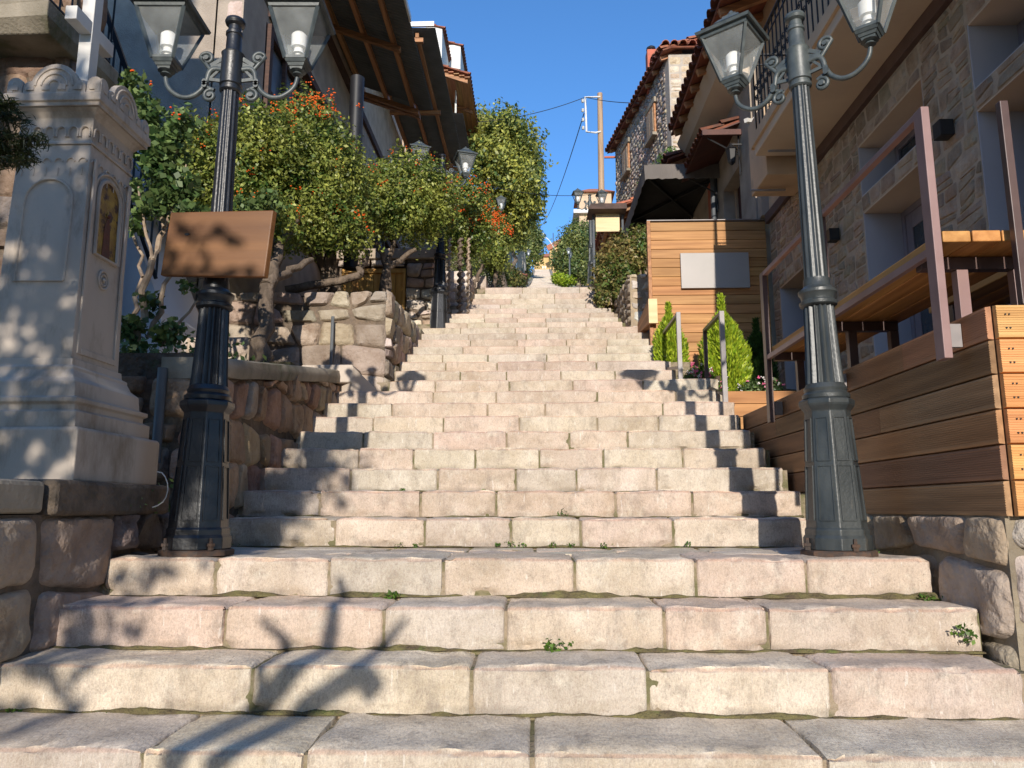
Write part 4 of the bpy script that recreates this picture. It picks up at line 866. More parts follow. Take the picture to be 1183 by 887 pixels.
# beige corner house
hb_ = thing('beige_render_house', 'beige rough-rendered house with clay tile eaves, small tiled door canopy and iron wall lantern', 'house', (3.2, 11, 2))
HX = 2.9
mb = MB(); mb.box(HX, HX+.4, 9.345, 10.0, 1.0, 6.45); mb.box(HX, HX+.4, 10.9, 14.4, 1.0, 6.45); mb.box(HX, HX+.4, 10.0, 10.9, 5.0, 6.45); mb.box(HX+.02, HX+4, 9.176, 9.34, 3.925, 8.0); mb.box(HX+.001, HX+3.5, 9.345, 14.39, 6.451, 7.0)
obj('rendered_wall', mb, ROUGHR, hb_)
mb = MB(); mb.box(HX+.005, HX+.4, 9.35, 9.98, 4.2, 6.44); obj('wall_core', mb, BEIGE, hb_) if False else None
mb = MB(); mb.box(HX+.2, HX+.26, 10.0, 10.9, 2.5, 5.0); d_ = obj('door', mb, pmat('dark_red_wood', (.09, .03, .025), (.06, .02, .02), rough=.5), hb_)
mb = MB(); mb.box(HX+.17, HX+.199, 10.82, 10.9, 2.5, 5.0); mb.box(HX+.17, HX+.199, 10.0, 10.08, 2.5, 5.0); obj('door_frame', mb, BEIGE, d_)
mb = MB(); mb.tube([(HX-.05, 11.3, 2), (HX-.05, 11.3, 6.3)], .045, 8); obj('downpipe', mb, PIPE, hb_, smooth=True)
mb = MB(); mb.box(HX-.06, HX-.002, 11.45, 11.62, 2, 5.4); obj('red_post', mb, TERRA, hb_)
mb = MB(); mb.prism([(2.55, 9.35, 6.15), (2.9, 9.35, 6.0), (2.9, 9.35, 6.44), (2.45, 9.35, 6.35)], [(2.55, 12.0, 6.15), (2.9, 12.0, 6.0), (2.9, 12.0, 6.44), (2.45, 12.0, 6.35)]); obj('cornice', mb, SOFFIT, hb_)
mb = MB(); V = Vector((1, 0, .38)); tiled_slope(mb, (2.28, 7.9, 6.40), (0, 1, 0), V, 3.9, 2.6, base=(.42, .42, .45)); e1 = obj('tiled_roof', mb, TILE, hb_)
rafters(e1, (2.28, 7.9, 6.40), (0, 1, 0), V, 3.9, 1.2, 9)
mb = MB(); tiled_slope(mb, (2.25, 11.9, 6.05), (0, 1, 0), V, 3.0, 2.2, base=(.38, .38, .4)); e2 = obj('lower_tiled_roof', mb, TILE, hb_); rafters(e2, (2.25, 11.9, 6.05), (0, 1, 0), V, 3.0, 1.0, 7)
mb = MB(); V2 = Vector((.5, 0, .19)); tiled_slope(mb, (2.38, 9.85, 5.42), (0, 1, 0), V2, 1.5, .56, pitch=.15, r=.07, tile=.3, base=(.45, .42, .42)); cp = obj('tiled_door_canopy', mb, TILE, hb_)
mb = MB(); mb.box(2.36, HX, 9.80, 9.84, 5.36, 5.44); mb.prism([(2.36, 9.845, 5.36), (2.38, 9.845, 5.36), (2.9, 9.845, 5.56), (2.9, 9.845, 5.58)], [(2.36, 11.35, 5.36), (2.38, 11.35, 5.36), (2.9, 11.35, 5.56), (2.9, 11.35, 5.58)]); obj('board_lining', mb, pmat('dark_red_board', (.10, .035, .025), (.07, .025, .02), rough=.6), cp)
mb = MB()
for yy in (9.9, 11.2): mb.tube([(2.45, yy, 5.36), (2.88, yy, 5.1), (2.89, yy, 4.85)], .012, 6); mb.tube([(2.88, yy, 5.5), (2.88, yy, 4.8)], .012, 6)
obj('iron_bracket', mb, BLACK, cp)
c = pt(845, 180, X=2.75); mb = MB(); mb.lathe([(.02, c.z-.13), (.05, c.z-.10), (.075, c.z+.08), (.09, c.z+.09), (.03, c.z+.15), (.01, c.z+.19)], 6, (c.x, c.y)); mb.bar((c.x, c.y, c.z+.17), (HX, c.y, c.z+.17), .015); obj('wall_lantern', mb, BLACK, hb_)
mb = MB(); c = pt(868, 140, X=2.85); mb.bar((c.x, c.y, c.z), (c.x-.1, c.y-.1, c.z-.04), .05, .05); mb.bar((c.x, c.y, c.z), (HX, c.y+.05, c.z+.08), .012); tag(obj('security_camera', mb, WHITEP), 'small white security camera on the beige wall under the balcony end', 'camera')
# big fabric canopy
cn = thing('fabric_canopy', 'large dark grey fabric canopy with pale valance over the terrace behind the wood screen', 'canopy', (2.3, 13, 5.2))
x0, x1, y0, y1, zc = 1.74, 3.02, 11.05, 15.6, 5.52
mb = MB(); mb.box(x0, x1, y0, y1, zc, zc+.012); obj('top_fabric', mb, CANVAS, cn)
SHADEBLK = pmat('canopy_shade_black', (.022, .02, .02), (.03, .028, .028), rough=.95, bump=0)  # shade under the canopy put into a near-black base colour
mb = MB(); mb.box(x0+.012, x1-.012, y0+.012, y1-.01, zc-.012, zc-.001); obj('shaded_underside', mb, SHADEBLK, cn)
def wavy(mb, a, b, z0, z1, n=24, amp=.015):
    a = Vector(a); b = Vector(b); d = (b-a); nn = Vector((-d.y, d.x, 0)).normalized(); L0 = len(mb.v)
    for i in range(n+1):
        p = a+d*i/n+nn*amp*math.sin(i*1.3)*.6; q = a+d*i/n
        mb.v += [(p.x, p.y, z0+.02*abs(math.sin(i*1.9))), (q.x, q.y, z1), (q.x+nn.x*.006, q.y+nn.y*.006, z1), (p.x+nn.x*.006, p.y+nn.y*.006, z0+.02*abs(math.sin(i*1.9)))]; mb.t += [(1, 1, 1)]*4
    mb.f += [(L0+i*4+k, L0+i*4+(k+1) % 4, L0+i*4+4+(k+1) % 4, L0+i*4+4+k) for i in range(n) for k in range(4)]+[(L0, L0+1, L0+2, L0+3), tuple(L0+n*4+k for k in (3, 2, 1, 0))]
mb = MB(); wavy(mb, (x0, y0, 0), (x1, y0, 0), zc-.24, zc+.01); wavy(mb, (x0-.008, y1, 0), (x0-.008, y0, 0), zc-.27, zc+.01, 50); obj('valance', mb, CANVAS, cn)
mb = MB()
for a, b in (((1.8, 11.3), (3.0, 13.2)), ((3.0, 11.3), (1.8, 13.2)), ((1.8, 13.2), (3.0, 15.3)), ((3.0, 13.2), (1.8, 15.3)), ((1.8, 13.2), (3.0, 13.2))): mb.bar((*a, zc-.06), (*b, zc-.06), .035, .05)
mb.tube([(2.95, 12.0, 3), (2.95, 12.0, zc-.1)], .035, 8); mb.tube([(1.9, 15.3, 4.4), (1.9, 15.3, zc-.1)], .035, 8); obj('frame', mb, BLACK, cn)
mb = MB(); mb.box(2.2, 3.2, 15.7, 15.9, 3.5, 6.6); mb.box(3.1, 3.3, 14.42, 15.7, 3.0, 6.9); tag(obj('shade_backing', mb, SHADEBLK), 'dark wall added for the deep shade behind the terrace under the fabric canopy', 'wall')  # added dark wall standing in for the shaded interior
# stone house with tiled roof
C0 = Vector((3.05, 15.5, 0)); DD = Vector((-.156, 1, 0)).normalized(); NN = Vector((-DD.y, DD.x, 0))
h3 = thing('rubble_stone_house', 'tall rubble stone house with clay tile roof, shuttered windows and orange chimney against the sky', 'house', (4, 17.5, 5))
mb = MB(); F = [(.50, .43, .35), (.42, .36, .31), (.56, .48, .38), (.35, .30, .27), (.47, .37, .28)]; LL = 4.6
mb_c = MB(); P2 = C0+DD*LL; mb_c.prism([(C0.x, C0.y, 4), (C0.x+3.5, C0.y, 4), (P2.x+3.5, P2.y, 4), (P2.x, P2.y, 4)], [(C0.x, C0.y, 10.3), (C0.x+3.5, C0.y, 10.3), (P2.x+3.5, P2.y, 10.3), (P2.x, P2.y, 10.3)]); obj('mortar_wall', mb_c, pmat('pale_house_mortar', (.46, .40, .33), (.38, .32, .26), rough=.95, scale=9, bump=.4), h3)
stone_field(mb, P2+Vector((0, 0, 6.2)), -DD, (0, 0, 1), LL-.24, 4.05, -NN if NN.x > 0 else NN, row=(.10, .19), col=(.1, .24), jit=.04, bulge=.03, inset=.014, tints=F, a=.2, res=4, rough=.5, power=2.2)
obj('rubble_face', mb, RUBBLE, h3, smooth=True, angle=60)
mb = MB(); CB = [(.66, .54, .38), (.60, .47, .33), (.70, .60, .45), (.55, .42, .30)]
stone_field(mb, (C0.x-.004, C0.y-.004, 6.2), (1, 0, 0), (0, 0, 1), .50, 4.05, (0, -1, 0), row=(.13, .2), col=(.15, .28), jit=.012, bulge=.014, inset=.008, tints=CB, a=.1, res=4, rough=.3, power=5)
obj('corner_blocks', mb, RUBBLE, h3, smooth=True, angle=60)
mb = MB(); mb.box(C0.x+.52, C0.x+3.4, C0.y-.03, C0.y-.004, 6.2, 10.25); obj('white_wall', mb, WHITEP, h3)
mb = MB(); mb.box(C0.x+.60, C0.x+1.4, C0.y-.04, C0.y-.031, 9.2, 10.1); obj('blue_window', mb, WGLASS, h3)
def on_side(px, py):
    r = ray(px, py); # intersect with the vertical plane through C0 along DD
    k = ((C0.x)*DD.y-(C0.y)*DD.x)/(r.x*DD.y-r.y*DD.x); return Vector((0, 0, EYE))+r*k
n_out = Vector((-DD.y, DD.x, 0));  n_out = n_out if n_out.x < 0 else -n_out
for (pa, pb, top, bot) in ((750, 759.5, 122, 165), (721.5, 729, 168, 205)):
    A_ = on_side(pa, (top+bot)/2); B_ = on_side(pb, (top+bot)/2); zt = on_side((pa+pb)/2, top+(3 if pa > 740 else 2)).z; zb = on_side((pa+pb)/2, bot-4).z
    def slab(d0, d1, u0, u1, za, zb_):
        a = A_+(B_-A_)*u0; b = A_+(B_-A_)*u1; q = MB()
        o = [a+n_out*d0, b+n_out*d0, b+n_out*d1, a+n_out*d1]; q.prism([(p.x, p.y, za) for p in o], [(p.x, p.y, zb_) for p in o]); return q
    fr = slab(.03, .075, 0, 1, zb, zt); wn = obj('window', fr, BEAM, h3)
    for u0, u1 in ((.10, .47), (.53, .90)): obj('shutter', slab(.076, .09, u0, u1, zb+.08, zt-.08), pmat('faded_shutter_%d' % int(pa*10+u0*10), (.30, .20, .14), (.22, .15, .11), rough=.8, stretch=(1, 1, 8), scale=5) if False else BARKP, wn)
    obj('sill', slab(.03, .14, -.08, 1.08, zb-.07, zb-.001), CONC, wn); obj('lintel', slab(.03, .085, -.1, 1.1, zt+.001, zt+.12), PALEW if False else CONC, wn)
mb = MB(); Ot = P2-DD*-.15+n_out*.28+Vector((0, 0, 10.25)); U_ = -DD; Vs = (-n_out*1+Vector((0, 0, .42))).normalized()
tiled_slope(mb, P2+DD*.2+n_out*.22+Vector((0, 0, 10.28)), -DD, Vs, LL+.4, 2.0, pitch=.2, r=.09, base=(.8, .75, .7)); rf = obj('roof', mb, TILE, h3)
mb = MB(); tiled_slope(mb, (C0.x-.2, C0.y-.22, 10.36), (1, 0, 0), (0, 1, .42), 3.6, 1.6, pitch=.2, r=.09); obj('front_roof', mb, TILE, rf)
rafters(rf, P2+DD*.2+n_out*.22+Vector((0, 0, 10.28)), -DD, Vs, LL+.4, .6, 9)
mb = MB(); c = pt(752.5, 70, Y=16.9); mb.box(c.x-.11, c.x+.13, 16.8, 17.1, 10.2, c.z+.25); ch = obj('chimney', mb, TERRA, rf, bevel=.01)
mb = MB(); mb.lathe([(.08, c.z+.251), (.085, c.z+.3), (.12, c.z+.31), (.11, c.z+.37), (.03, c.z+.43)], 12, (c.x+.01, 16.95)); obj('chimney_cowl', mb, BLACK, ch, smooth=True)
mb = MB(); a = on_side(704, 176); mb.bar((a.x-.15, a.y, a.z-.15), (a.x+.5, a.y, a.z-.15), .05, .05); obj('beam_end', mb, TERRA, h3)
# porch roof and vine
pr_ = thing('tiled_porch', 'lower clay-tiled porch roof in front of the rubble stone house, over the dark canopy edge', 'porch', (2.2, 17, 5.5))
mb = MB(); tiled_slope(mb, (1.72, 17.3, 7.35), (0, 1, 0), (1, 0, .38), 3.0, 1.15, pitch=.18, r=.08, base=(1.25, 1.1, 1)); r_ = obj('tiled_roof', mb, TILE, pr_)
rafters(r_, (1.72, 17.3, 7.35), (0, 1, 0), (1, 0, .38), 3.0, 1.1, 7)
mb = MB(); mb.box(1.8, 1.88, 17.4, 20.2, 7.12, 7.2); obj('eave_beam', mb, BEAMX, r_)
for yy in (17.45, 20.1): mb = MB(); mb.box(1.84, 1.90, yy, yy+.06, 5.0, 7.11); obj('post', mb, BEAM, pr_)
# notice board with little roof
nb = thing('notice_board', 'pale yellow blank notice board under a small dark roof, beside the utility pole', 'notice board', (1.76, 17, 5))
a = pt(688, 241, Y=17); b = pt(716, 267, Y=17); mb = MB(); mb.box(a.x, b.x, 17, 17.04, b.z, a.z); obj('board', mb, PALEW, nb)
a = pt(679, 245, Y=16.9); b = pt(723, 235, Y=16.9); mb = MB(); mb.prism([(a.x, 16.7, a.z), (b.x, 16.7, a.z), (b.x, 16.75, b.z-.05), (a.x+.06, 16.75, b.z-.05)], [(a.x, 17.4, a.z), (b.x, 17.4, a.z), (b.x, 17.4, b.z-.03), (a.x+.06, 17.4, b.z-.03)]); obj('roof', mb, pmat('dark_board_roof', (.10, .06, .045), (.06, .04, .03), rough=.8), nb)
for px in (685.5, 719): c = pt(px, 250, Y=17.1); mb = MB(); mb.tube([(c.x, 17.1, gz(17)-1), (c.x, 17.1, a.z)], .03, 8); obj('post', mb, PIPE, nb, smooth=True)
# utility pole
up_ = thing('utility_pole', 'tall brown wooden utility pole with white bracket and insulators right of the steps', 'utility pole', (2.28, 24, 7))
c = pt(693, 108, Y=24); mb = MB(); mb.tube([(c.x-.03, 24, 6.6), (c.x-.02, 24, 10), (c.x, 24, c.z)], [.12, .11, .09], 12); obj('pole', mb, POLEW, up_, smooth=True)
a = pt(676, 113, Y=23.95); b = pt(677.5, 153, Y=23.95); e = pt(688, 154, Y=23.95)
mb = MB(); mb.tube([(c.x, 23.9, a.z), (a.x, 23.9, a.z), (b.x, 23.9, b.z), (e.x, 23.9, e.z), (c.x, 23.9, b.z)], .035, 6); obj('bracket', mb, WHITEP, up_)
for zz in (a.z-.2, a.z-.55, a.z-.9, a.z-1.2): mb = MB(); mb.lathe([(.03, zz), (.06, zz+.03), (.03, zz+.06), (.06, zz+.09), (.03, zz+.12)], 8, (a.x-.09, 23.9)); obj('insulator', mb, WHITEP, up_)
def wire(p, q, sag, lab, r=.012):
    r *= .6
    p = Vector(p); q = Vector(q); mb = MB(); mb.tube([p.lerp(q, t/16)-Vector((0, 0, sag*4*(t/16)*(1-t/16))) for t in range(17)], r, 5); tag(obj('overhead_wire', mb, WIRE, smooth=True), lab, 'wire', None)
wire((a.x, 23.9, a.z), pt(552, 141, Y=22), .15, 'overhead wire running left from the pole top to the tiled eave', .02)
wire((a.x-.05, 23.9, a.z-.6), pt(620, 262, Y=80), 1.2, 'overhead wire sloping steeply down the hill line from the pole bracket', .03)
wire((a.x, 23.9, a.z), pt(738, 119, Y=17.2), .05, 'short overhead wire from pole top to the stone house eave', .018)
wire(pt(522, 203, Y=13), pt(700, 222, Y=19), .22, 'low sagging overhead wire crossing the steps above the lanterns', .012)
# distant buildings
tw = thing('cream_tower_house', 'cream tower-like house top showing above trees behind the far lanterns', 'house', (4.6, 60, 15))
a = pt(669, 228, Y=60); b = pt(693, 250, Y=60); mb = MB(); mb.box(a.x, b.x+1, 60, 63, 14, a.z+.4); obj('wall', mb, BEIGE, tw)
mb = MB(); mb.box(a.x-.5, b.x+1.4, 59.6, 63.4, b.z+.2, b.z+.5); obj('balcony', mb, WHITEP, tw); mb = MB(); mb.prism([(a.x-.3, 59.7, a.z+.4), (b.x+1.3, 59.7, a.z+.4), (b.x+1.3, 63.3, a.z+.4), (a.x-.3, 63.3, a.z+.4)], [(a.x+.9, 61, a.z+1.2), (b.x+.2, 61, a.z+1.2), (b.x+.2, 62, a.z+1.2), (a.x+.9, 62, a.z+1.2)]); obj('roof', mb, TILE, tw)
yb = thing('yellow_building', 'small yellow building with red roof closing the view at the top of the steps', 'building', (1.5, 114, 37))
a = pt(620, 297, Y=114); b = pt(640, 311, Y=114); mb = MB(); mb.box(a.x-.4, b.x+.3, 114, 118, 34, a.z); obj('wall', mb, YELLOWR, yb)
mb = MB(); mb.prism([(a.x-.6, 113.7, a.z+.002), (b.x+.4, 113.7, a.z+.002), (b.x+.4, 118, a.z+.002), (a.x-.6, 118, a.z+.002)], [(a.x+.4, 115.5, a.z+1.0), (b.x+.2, 115.5, a.z+1.2), (b.x+.2, 117, a.z+1.2), (a.x+.4, 117, a.z+1.0)]); obj('roof', mb, TILE, yb)
for px in (627.2, 630): c = pt(px, 308.5, Y=113.98); mb = MB(); mb.box(c.x-.12, c.x+.12, 113.96, 113.995, c.z-.25, c.z+.18); obj('window', mb, WHITEP, yb)
yg = thing('yellow_gabled_building', 'taller yellow gabled building half hidden by the trees at the top right of the steps', 'building', (4, 112, 37))
a = pt(635, 287, Y=110); b = pt(648, 281, Y=110); mb = MB(); mb.prism([(a.x, 110, 34), (a.x+4.4, 110, 34), (a.x+4.4, 110, b.z), (b.x, 110, b.z+.2), (a.x, 110, a.z)], [(a.x, 116, 34), (a.x+4.4, 116, 34), (a.x+4.4, 116, b.z), (b.x, 116, b.z+.2), (a.x, 116, a.z)]); obj('wall', mb, YELLOWR, yg)
mb = MB(); mb.bar((a.x-.4, 109.8, a.z-.05), (b.x+.1, 109.8, b.z+.3), .8, .25, up=(0, 1, 0)); obj('roof', mb, TILE, yg)
hl = thing('white_banded_house', 'far stone house with white window bands and small tiled porch left of the steps', 'house', (-2, 55, 15))
a = pt(586, 280, Y=42); b = pt(604.5, 322, Y=42); mb = MB(); mb.box(a.x-2.5, b.x, 42, 49, 11, a.z+.5); obj('wall', mb, CONC, hl)
mb = MB(); c1 = pt(592, 286, Y=41.9); c2 = pt(597.5, 310, Y=41.9); mb.box(c1.x, c2.x, 41.93, 41.99, c2.z, c1.z); obj('white_window_band', mb, WHITEP, hl)
c = pt(590, 312, Y=40); mb = MB(); tiled_slope(mb, (b.x+.2, 39.5, c.z-.5), (0, 1, 0), (-1, 0, .5), 3, 1.0, pitch=.3, r=.13); obj('porch_roof', mb, TILE, hl)
ag = MB(); p0 = pt(616, 292, Y=95); p1 = pt(641, 280, Y=95); top = pt(628, 276, Y=95); ag.tube([(p0.x+(p1.x-p0.x)*t/14, 95, p0.z+(p1.z-p0.z)*t/14*.3+(top.z-p0.z)*math.sin(PI*t/14)) for t in range(15)], .06, 5); ag.bar((top.x, 95, top.z), (top.x, 95, top.z+.9), .08); tag(obj('thin_arch', ag, WHITEP), 'thin pale arch with small finial spanning the far top of the steps', 'arch')
fp = MB(); c = pt(639, 269, Y=100); d = pt(639, 300, Y=100); fp.tube([(c.x, 100, d.z), (c.x, 100, c.z)], .07, 6); tag(obj('thin_mast', fp, IRONG), 'thin pale green mast beside the yellow gabled building', 'mast')
# ------------------------------------------------------------------ buildings, left side
LX = -3.3
lh = thing('timber_fronted_house', 'long grey house with dark timber windows and corrugated canopies, left of the steps', 'house', (-4.5, 12, 2))
mb = MB(); mb.box(-7, LX, 7.66, 8.35, 2.0, 10.2); mb.box(-3.62, LX-.3, 7.66, 19.2, 1.5, 11.0); mb.box(-3.6, LX, 8.35, 19, 2.0, 3.9); mb.box(-3.6, LX, 8.35, 19, 6.2, 9.3); obj('rendered_wall', mb, ROUGHR, lh)
mb = MB(); stone_field(mb, (-3.50, 7.655, 2.5), (1, 0, 0), (0, 0, 1), .2, 7.7, (0, -1, 0), row=(.28, .36), col=(.2, .21), jit=.002, bulge=.012, inset=.004, tints=[(.62, .50, .42), (.58, .48, .40)], a=.05, res=4, rough=.2, power=9); obj('pillar_front', mb, RUBBLE, lh, smooth=True, angle=50)
DWOOD = pmat('dark_timber', (.10, .05, .035), (.06, .033, .025), rough=.7, scale=8, bump=.4, stretch=(1, 1, 5))
for i in range(8):
    y0_ = 8.4+i*1.32; fr = MB()
    fr.box(LX-.02, LX+.05, y0_, y0_+.10, 3.9, 6.2); fr.box(LX-.02, LX+.04, y0_+.10, y0_+1.22, 6.08, 6.19); fr.box(LX-.02, LX+.04, y0_+.10, y0_+1.22, 3.91, 4.0); fr.box(LX-.02, LX+.035, y0_+.10, y0_+1.22, 5.3, 5.38); fr.box(LX-.02, LX+.03, y0_+.62, y0_+.68, 4.0, 6.08); fr.box(LX-.02, LX+.04, y0_+1.22, y0_+1.32, 3.9, 6.2)
    w_ = obj('window', fr, DWOOD, lh); p = MB(); p.box(LX-.06, LX-.04, y0_+.1, y0_+1.22, 4.0, 6.08); obj('pane', p, pmat('dusty_glass', (.16, .17, .18), (.24, .24, .25), rough=.25, scale=3, bump=0) if i == 0 else MATS['dusty_glass'], w_)
mb = MB(); mb.box(LX+.001, LX+.12, 8.4, 18.9, 6.3, 6.42); mb.box(LX+.001, LX+.06, 8.4, 18.9, 7.6, 7.75); obj('cable_ledge', mb, DWOOD, lh)
def corr(mb, xa, za, xb, zb, y0, y1, wl=.076, amp=.012, th=.003):
    n = int((y1-y0)/wl*4); L0 = len(mb.v)
    for i in range(n+1):
        y = y0+(y1-y0)*i/n; h = amp*math.sin(2*PI*(y-y0)/wl)
        for (x, z) in ((xa, za), (xb, zb)): mb.v += [(x, y, z+h), (x, y, z+h+th)]; mb.t += [(1, 1, 1)]*2
    mb.f += [f for i in range(n) for f in ((L0+i*4, L0+i*4+2, L0+i*4+6, L0+i*4+4), (L0+i*4+1, L0+i*4+5, L0+i*4+7, L0+i*4+3), (L0+i*4, L0+i*4+4, L0+i*4+5, L0+i*4+1), (L0+i*4+2, L0+i*4+3, L0+i*4+7, L0+i*4+6))]
def canopy(xi, zi, xo, zo, y0, y1, beams_y, beams_x):
    mb = MB(); corr(mb, xi, zi, xo, zo, y0, y1); c_ = obj('corrugated_canopy', mb, CORR, lh)
    def zat(x): return zi+(zo-zi)*(x-xi)/(xo-xi)-.02
    for x in beams_y: mb = MB(); mb.box(x-.035, x+.035, y0+.1, y1+.12, zat(x)-.11, zat(x)-.002, tint=tv(.2)); obj('beam', mb, BEAM, c_, bevel=.006)
    for y in beams_x:
        mb = MB(); mb.prism([(xi, y-.04, zat(xi)-.20), (xi, y+.04, zat(xi)-.20), (xi, y+.04, zat(xi)-.115), (xi, y-.04, zat(xi)-.115)], [(xo-.25, y-.04, zat(xo-.25)-.20), (xo-.25, y+.04, zat(xo-.25)-.20), (xo-.25, y+.04, zat(xo-.25)-.115), (xo-.25, y-.04, zat(xo-.25)-.115)]); obj('cross_beam', mb, BEAMX, c_)
canopy(LX, 8.15, -1.88, 7.62, 6.2, 13.0, (-3.22, -2.75, -2.25), (8.9, 11.0, 12.95, 13.1))
canopy(LX, 9.45, -1.88, 9.42, 13.15, 18.8, (-3.22, -2.7, -2.25), (13.3, 16.0, 18.7))
canopy(LX, 11.0, -1.9, 10.85, 18.9, 22.2, (-2.6,), (19.0, 22.0))
mb = MB(); mb.box(-1.89, -1.86, 6.2, 10.4, 7.60, 7.70); obj('gutter_edge', mb, WHITEP, lh); mb = MB(); mb.box(-2.5, -1.9, 13.1, 13.13, 9.43, 9.53); obj('flashing', mb, WHITEP, lh)
mb = MB(); c = pt(413, 90, Y=9.0); mb.tube([(c.x, 9.0, 3.2), (c.x, 9.0, c.z)], .09, 14); fl = obj('stove_pipe', mb, BLACK, smooth=True); tag(fl, 'thick dark stove pipe rising from the berry trees towards the corrugated canopy', 'stove pipe')
# house with the big tiled eave
th_ = thing('tiled_eave_house', 'house with a boarded clay-tiled eave and white parapets above the corrugated canopies', 'house', (-4, 22, 8))
mb = MB(); mb.box(-8, -2.0, 20.0, 30, 5, 9.0); obj('lower_storey', mb, DARKM, th_)
mb = MB(); mb.box(-8, -3.0, 19.6, 25.4, 9.001, 13.4); obj('wall', mb, BEIGE, th_)
mb = MB(); tiled_slope(mb, (-1.85, 24.9, 12.75), (0, -1, 0), (-1, 0, .36), 4.9, 2.4, pitch=.2, r=.09, tile=.34, base=(.7, .75, .75)); r_ = obj('roof', mb, TILE, th_)
mb = MB()
for i in range(9): mb.box(-1.98-i*.16, -1.83-i*.16, 20.02, 24.85, 12.62+i*.058, 12.64+i*.058, tint=tv(.3))
obj('eave_lining', mb, BEAM, r_)
for yy in (20.1, 21.8, 23.4, 24.7):
    mb = MB(); mb.prism([(-1.9, yy, 12.48), (-1.9, yy+.08, 12.48), (-1.9, yy+.08, 12.6), (-1.9, yy, 12.6)], [(-3.2, yy, 12.95), (-3.2, yy+.08, 12.95), (-3.2, yy+.08, 13.07), (-3.2, yy, 13.07)]); obj('rafter', mb, BEAMX, r_)
for (pa, pb, Y_) in (((470, 32), (510.5, 57), 24), ((514, 52), (532, 63), 26)):
    a = pt(*pa, Y=Y_); b = pt(*pb, Y=Y_); mb = MB(); mb.box(a.x, b.x, Y_, Y_+2, 12.5, a.z); pp = obj('parapet', mb, WHITEP, th_)
    mb = MB(); tiled_slope(mb, (b.x+.08, Y_+2, a.z-.05), (0, -1, 0), (-1, 0, .3), 2.1, .5, pitch=.2, r=.09); obj('parapet_tiles', mb, TILE, pp)
mb = MB(); c = pt(527, 85, Y=21); d = pt(527, 122, Y=21); mb.tube([(c.x, 21, d.z-.5), (c.x, 21, c.z)], .03, 6); obj('thin_rod', mb, WHITEP, th_)
# blue-grey house
bl = thing('blue_grey_house', 'plain blue-grey rendered house wall in shade behind the marble cross and left lantern', 'house', (-6, 8.5, 0))
mb = MB(); mb.box(-9, -3.51, 8.36, 14, -1, 11.5); mb.box(-9, -3.52, 8.0, 8.355, -1, 11.5); obj('wall', mb, BLUEW, bl)
# stone house at left edge with balcony
lf = thing('brown_stone_house', 'brown irregular stone house corner with a moulded balcony slab at the far left edge', 'house', (-5, 5.5, 0))
mb = MB(); stone_field(mb, (-6.4, 4.99, .2), (1, 0, 0), (0, 0, 1), 2.98, 5.8, (0, -1, 0), row=(.28, .45), col=(.25, .5), jit=.08, bulge=.03, inset=.012, tints=[(.26, .18, .13), (.30, .21, .15), (.22, .16, .12), (.27, .22, .18)], a=.12, res=8, rough=.6, power=3, split=.3); obj('stone_face', mb, RUBBLE, lf, smooth=True, angle=60)
stone2 = MB(); stone_field(stone2, (-3.41, 4.99, .2), (0, 1, 0), (0, 0, 1), .35, 5.8, (1, 0, 0), row=(.28, .45), col=(.25, .5), jit=.06, bulge=.03, inset=.012, tints=[(.26, .18, .13), (.30, .21, .15)], a=.12, res=7, rough=.6, power=3); obj('side_stone_face', stone2, RUBBLE, lf, smooth=True, angle=60)
mb = MB(); mb.box(-8, -3.42, 5.0, 5.35, -1, 6.0); obj('mortar_core', mb, DARKM, lf)
mb = MB(); mb.prism([(-6.4, 4.7, 3.52), (-3.40, 4.7, 3.52), (-3.36, 4.6, 3.60), (-3.36, 4.6, 3.72), (-6.4, 4.6, 3.72)], [(-6.4, 5.5, 3.52), (-3.40, 5.5, 3.52), (-3.36, 5.5, 3.60), (-3.36, 5.5, 3.72), (-6.4, 5.5, 3.72)]); bs = obj('balcony_slab', mb, CONC, lf, bevel=.01)
ra = MB(); rail_run(ra, (-6.3, 4.66), (-3.42, 4.66), 3.73, .9, scroll=False); rail_run(ra, (-3.42, 4.68), (-3.42, 5.45), 3.73, .9, scroll=False); obj('iron_railing', ra, BLACK, bs)
sr = thing('iron_stair_railing', 'black wrought iron railing with scrolls descending to the right behind the marble cross', 'railing', (-3.9, 6.5, 3))
mb = MB(); a = Vector((-4.55, 6.5, 5.95)); b = Vector((-3.45, 6.5, 3.30)); dz = Vector((0, 0, -1.0))
mb.bar(a, b, .045, .04, up=(0, 1, 0)); mb.bar(a+dz, b+dz, .03, .02, up=(0, 1, 0)); 
n = 15
for i in range(n+1):
    p = a.lerp(b, i/n); mb.tube([p, p+dz], .011, 5)
    if i % 2 == 0 and i < n: c = p+Vector((.04, 0, -.25)); mb.tube([c+Vector((.035*math.cos(t*.8)*(1-t/14), 0, .06*math.sin(t*.8)*(1-t/14))) for t in range(13)], .007, 4)
obj('balustrade', mb, BLACK, sr); mb = MB(); mb.prism([(-4.6, 6.56, 4.9), (-3.4, 6.56, 2.0), (-3.4, 6.56, 1.0), (-4.6, 6.56, 1.0)], [(-4.6, 7.5, 4.9), (-3.4, 7.5, 2.0), (-3.4, 7.5, 1.0), (-4.6, 7.5, 1.0)]); obj('stair_string', mb, BLUEW, sr)
